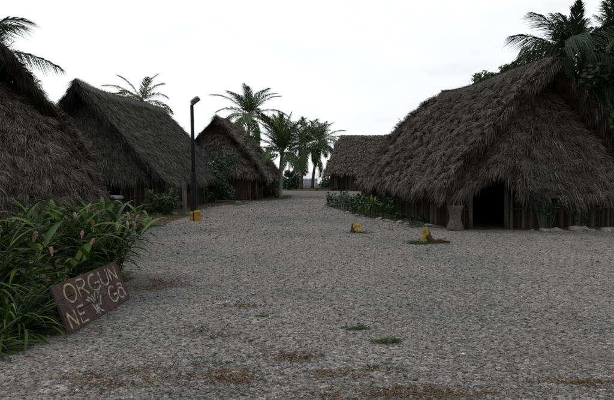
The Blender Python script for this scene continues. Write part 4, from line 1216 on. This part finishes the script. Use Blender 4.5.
# ------------------------------------------------------------------ border stones
def stone_mesh(seed):
    rd = random.Random(seed)
    vs, fs = [], []
    n = 9
    for i, (r, z) in enumerate(((0.75, -0.2), (1.0, 0.12), (0.9, 0.42), (0.5, 0.62))):
        for k in range(n):
            w = 2 * math.pi * k / n
            rr = r * rd.uniform(0.72, 1.2)
            vs.append((rr * math.cos(w), rr * math.sin(w) * 0.75, z * rd.uniform(0.85, 1.15)))
    for i in range(3):
        for k in range(n): fs.append((i * n + k, i * n + (k + 1) % n, (i + 1) * n + (k + 1) % n, (i + 1) * n + k))
    fs.append(tuple(3 * n + k for k in range(n))); fs.append(tuple(reversed(range(n))))
    me = bpy.data.meshes.new('border_stone'); me.from_pydata(vs, [], fs); me.materials.append(M['stone'])
    a = me.attributes.new("tint", 'FLOAT', 'POINT'); a.data.foreach_set("value", np.full(len(vs), 0.5, dtype=np.float32))
    me.update()
    return me
stones = [stone_mesh(i) for i in range(6)]
def stone_row(pts, step, size, label, group, seed):
    rd = random.Random(seed)
    for (a, b) in zip(pts[:-1], pts[1:]):
        a, b = Vector(a), Vector(b)
        n = max(1, int((b - a).length / step))
        for i in range(n):
            if rd.random() < 0.2: continue
            p = a.lerp(b, (i + rd.uniform(0.1, 0.9)) / n)
            o = link('border_stone', rd.choice(stones))
            s = size * rd.choice((0.5, 0.7, 0.9, 1.0, 1.3, 1.55)) * rd.uniform(0.85, 1.15)
            o.location = (p.x + rd.uniform(-.08, .08), p.y + rd.uniform(-.16, .16), -0.01)
            o.rotation_euler = (rd.uniform(-.15, .15), rd.uniform(-.15, .15), rd.uniform(0, 6.28))
            o.scale = (s, s, s * rd.uniform(0.6, 1.0))
            tag(o, label, 'stone', group)
stone_row([(5.75, 16.15), (8.9, 15.95), (10.4, 16.1)], 0.26, 0.135, 'pale stone edging the front wall right of the dark doorway', 'stones along the front of the right hut', 1)
stone_row([(3.75, 16.8), (3.1, 17.9), (2.45, 19.3), (1.75, 21.8), (1.2, 24.5)], 0.30, 0.12, 'grey stone edging the leafy plants along the long side of the right hut', 'stones along the side of the right hut', 2)
stone_row([(-6.6, 21.6), (-5.2, 21.9), (-4.5, 22.6), (-4.2, 24.5)], 0.30, 0.12, 'stone at the foot of the blue-grey hut near the lamp post', 'stones by the blue-grey hut', 3)
stone_row([(-4.3, 26.0), (-3.6, 29.0), (-2.6, 31.6)], 0.40, 0.13, 'stone along the gravel edge below the rounded dark bush', 'stones by the rounded bush', 4)

# ------------------------------------------------------------------ gravel pebbles, dry grass, weeds, litter (uncountable)
def in_soil(x, y):
    a = (x < np.interp(y, [3.2, 4.4, 5.4, 7.6, 9.2, 11.5, 14.5], [-9, -3.05, -2.6, -2.5, -2.8, -3.75, -4.65]))
    return a
def build_pebbles():
    g = np.random.default_rng(99)
    xs, ys, ss = [], [], []
    n = 195000
    y = 3.7 + 40.0 * g.random(n) ** 1.7
    x = (g.random(n) * 2 - 1) * (0.56 * y + 1.2)
    s = (0.0044 + 0.00030 * y) * g.lognormal(0.12, 0.42, n)
    # the stones lie in thicker and thinner drifts
    keep = (np.sin(x * 1.7 + np.sin(y * 1.1) * 1.5) * np.sin(y * 1.3 + x * 0.6) + g.random(len(x)) * 2.6 > 0.1) & ~in_soil(x, y)
    keep &= g.random(len(x)) < np.clip((44 - y) / 20, 0, 1)
    keep &= ~((y > 15.8) & (x > np.interp(y, [15.8, 16.5, 19, 24, 28, 30, 44], [4.2, 3.9, 2.3, 1.1, 1.0, 9, 9]))) & ~((y > 15.5) & (x < np.interp(y, [15.5, 16.6, 18.2, 24, 27.5, 31, 35, 44], [-6, -5.2, -4.35, -4.5, -4.2, -3, -1, -1])))
    x, y, s = x[keep], y[keep], s[keep]
    n = len(x)
    octa = np.array([(1, 0, 0), (0, 1, 0), (-1, 0, 0), (0, -1, 0), (0, 0, 1), (0, 0, -0.6)], dtype=float)
    V = octa[None] * g.uniform(0.65, 1.3, (n, 6, 1))
    V += g.normal(0, 0.16, (n, 6, 3))
    V *= np.stack([np.ones(n), g.uniform(0.6, 1.0, n), g.uniform(0.4, 0.8, n)], -1)[:, None]
    a = g.random(n) * 6.28; ca, sa = np.cos(a)[:, None], np.sin(a)[:, None]
    X = V[..., 0] * ca - V[..., 1] * sa; Y = V[..., 0] * sa + V[..., 1] * ca
    V = np.stack([X, Y, V[..., 2]], -1) * s[:, None, None]
    V += np.stack([x, y, s * 0.25], -1)[:, None]
    f = np.array([(0, 1, 4), (1, 2, 4), (2, 3, 4), (3, 0, 4), (1, 0, 5), (2, 1, 5), (3, 2, 5), (0, 3, 5)])
    F = ((np.arange(n) * 6)[:, None, None] + f[None]).reshape(-1, 3)
    t = np.clip(g.beta(2.4, 2.6, n) * 0.92 + np.where(g.random(n) < 0.03, 0.3, 0), 0, 1)
    tag(link('gravel', np_mesh('gravel', V.reshape(-1, 3), F, np.repeat(t, 6)), M['pebble']), 'loose grey gravel stones covering the yard', 'gravel', kind='stuff')
build_pebbles()

def scatter_blades(name, label, patches, mat, cat, seed):
    parts = []
    for i, (x, y, rx, ry, n, h) in enumerate(patches):
        g = np.random.default_rng(seed + i)
        cx = g.normal(0, 0.45, (max(3, n // 22), 2))
        k = g.integers(0, len(cx), n)
        px = x + rx * (cx[k, 0] + g.normal(0, 0.16, n)); py = y + ry * (cx[k, 1] + g.normal(0, 0.16, n))
        a = g.random(n) * 6.28
        D = np.stack([np.cos(a), np.sin(a), g.uniform(0.12, 0.9, n)], -1); D /= np.linalg.norm(D, axis=1, keepdims=True)
        N = np.cross(D, g.normal(size=(n, 3))); N /= np.linalg.norm(N, axis=1, keepdims=True)
        L = h * g.uniform(0.4, 1.2, n)
        parts.append(strand_arrays(np.stack([px, py, np.full(n, 0.0)], -1), D, N, L, g.uniform(0.004, 0.009, n) * (1 + y * 0.03), np.zeros(n), L * 0.2, g.random(n)))
    V, F, T = merge(parts)
    V[:, 2] = np.maximum(V[:, 2], 0.002)
    tag(link(name, np_mesh(name, V, F, T), M[mat]), label, cat, kind='stuff')
scatter_blades('dry_grass', 'brown dead grass lying in patches on the gravel',
    [(-1.42, 4.5, 0.55, 0.30, 800, 0.05), (-0.60, 4.55, 0.38, 0.26, 620, 0.05), (0.75, 4.2, 0.8, 0.18, 1150, 0.05), (-0.15, 5.05, 0.36, 0.16, 480, 0.045), (2.05, 4.4, 0.45, 0.16, 450, 0.045),
     (-1.0, 5.9, 0.5, 0.3, 300, 0.05), (-0.9, 7.0, 0.5, 0.3, 240, 0.05), (-2.15, 8.2, 0.4, 0.5, 600, 0.06), (0.2, 4.6, 0.3, 0.12, 250, 0.05), (1.28, 15.4, 0.35, 0.2, 260, 0.08),
     (-4.9, 20.5, 0.9, 1.1, 1400, 0.10), (-6.0, 19.5, 1.0, 1.2, 1200, 0.10)], 'drygrass', 'dry grass', 500)
scatter_blades('weeds', 'low green weeds growing in small patches on the gravel',
    [(0.56, 5.95, 0.15, 0.09, 240, 0.07), (0.74, 5.5, 0.17, 0.08, 280, 0.075), (-0.55, 6.5, 0.25, 0.12, 160, 0.04), (-0.7, 4.9, 0.3, 0.2, 120, 0.04), (0.66, 4.75, 0.15, 0.08, 160, 0.04), (0.0, 7.9, 0.4, 0.2, 60, 0.04),
     (1.45, 15.4, 0.3, 0.15, 320, 0.10), (2.52, 13.15, 0.20, 0.15, 800, 0.15), (2.75, 13.15, 0.25, 0.1, 260, 0.10), (-5.3, 20.8, 1.0, 1.2, 1300, 0.12), (-4.5, 21.6, 0.3, 0.6, 400, 0.12), (-4.9, 17.2, 0.8, 1.0, 900, 0.14),
     (-3.4, 29.5, 0.6, 1.6, 700, 0.15), (-1.9, 36.2, 0.6, 0.8, 500, 0.2), (2.2, 22.5, 0.4, 2.6, 1200, 0.2), (3.3, 17.6, 0.35, 0.8, 700, 0.16), (1.2, 27.2, 0.3, 1.3, 500, 0.2)], 'weed', 'weeds', 600)

def leaf_litter():
    """fallen leaves and bits of straw, thicker near the huts and plants"""
    g = np.random.default_rng(77)
    spots = [(-2.6, 7.0, 0.5, 2.2, 170), (-4.6, 18.5, 0.9, 3.0, 260), (-4.0, 27, 0.6, 4.0, 220), (4.5, 15.9, 3.4, 0.5, 260), (2.6, 20.0, 0.5, 3.2, 260), (0.5, 9.0, 3.2, 4.0, 150), (0.0, 30.0, 1.6, 8.0, 140)]
    P, S = [], []
    for (x, y, sx, sy, n) in spots:
        P.append(np.stack([x + g.normal(0, sx, n), y + g.normal(0, sy, n), np.full(n, 0.018)], -1)); S.append(g.uniform(0.012, 0.035, n))
    P = np.concatenate(P); S = np.concatenate(S); ok = P[:, 1] > 4.0
    P, S = P[ok], S[ok]; n = len(P)
    a = g.random(n) * 6.28
    D = np.stack([np.cos(a), np.sin(a), g.uniform(0, 0.25, n)], -1); N = np.stack([g.normal(0, .25, n), g.normal(0, .25, n), np.ones(n)], -1)
    N -= D * np.sum(N * D, axis=1, keepdims=True); N /= np.linalg.norm(N, axis=1, keepdims=True)
    V, F, T = strand_arrays(P, D, N, S * 2.2, S * g.uniform(0.25, 0.8, n), S * 0.25, np.zeros(n), g.random(n) * 0.9)
    tag(link('leaf_litter', np_mesh('leaf_litter', V, F, T), M['litter']), 'fallen brown leaves and straw bits strewn over the yard', 'leaf litter', kind='stuff')
leaf_litter()
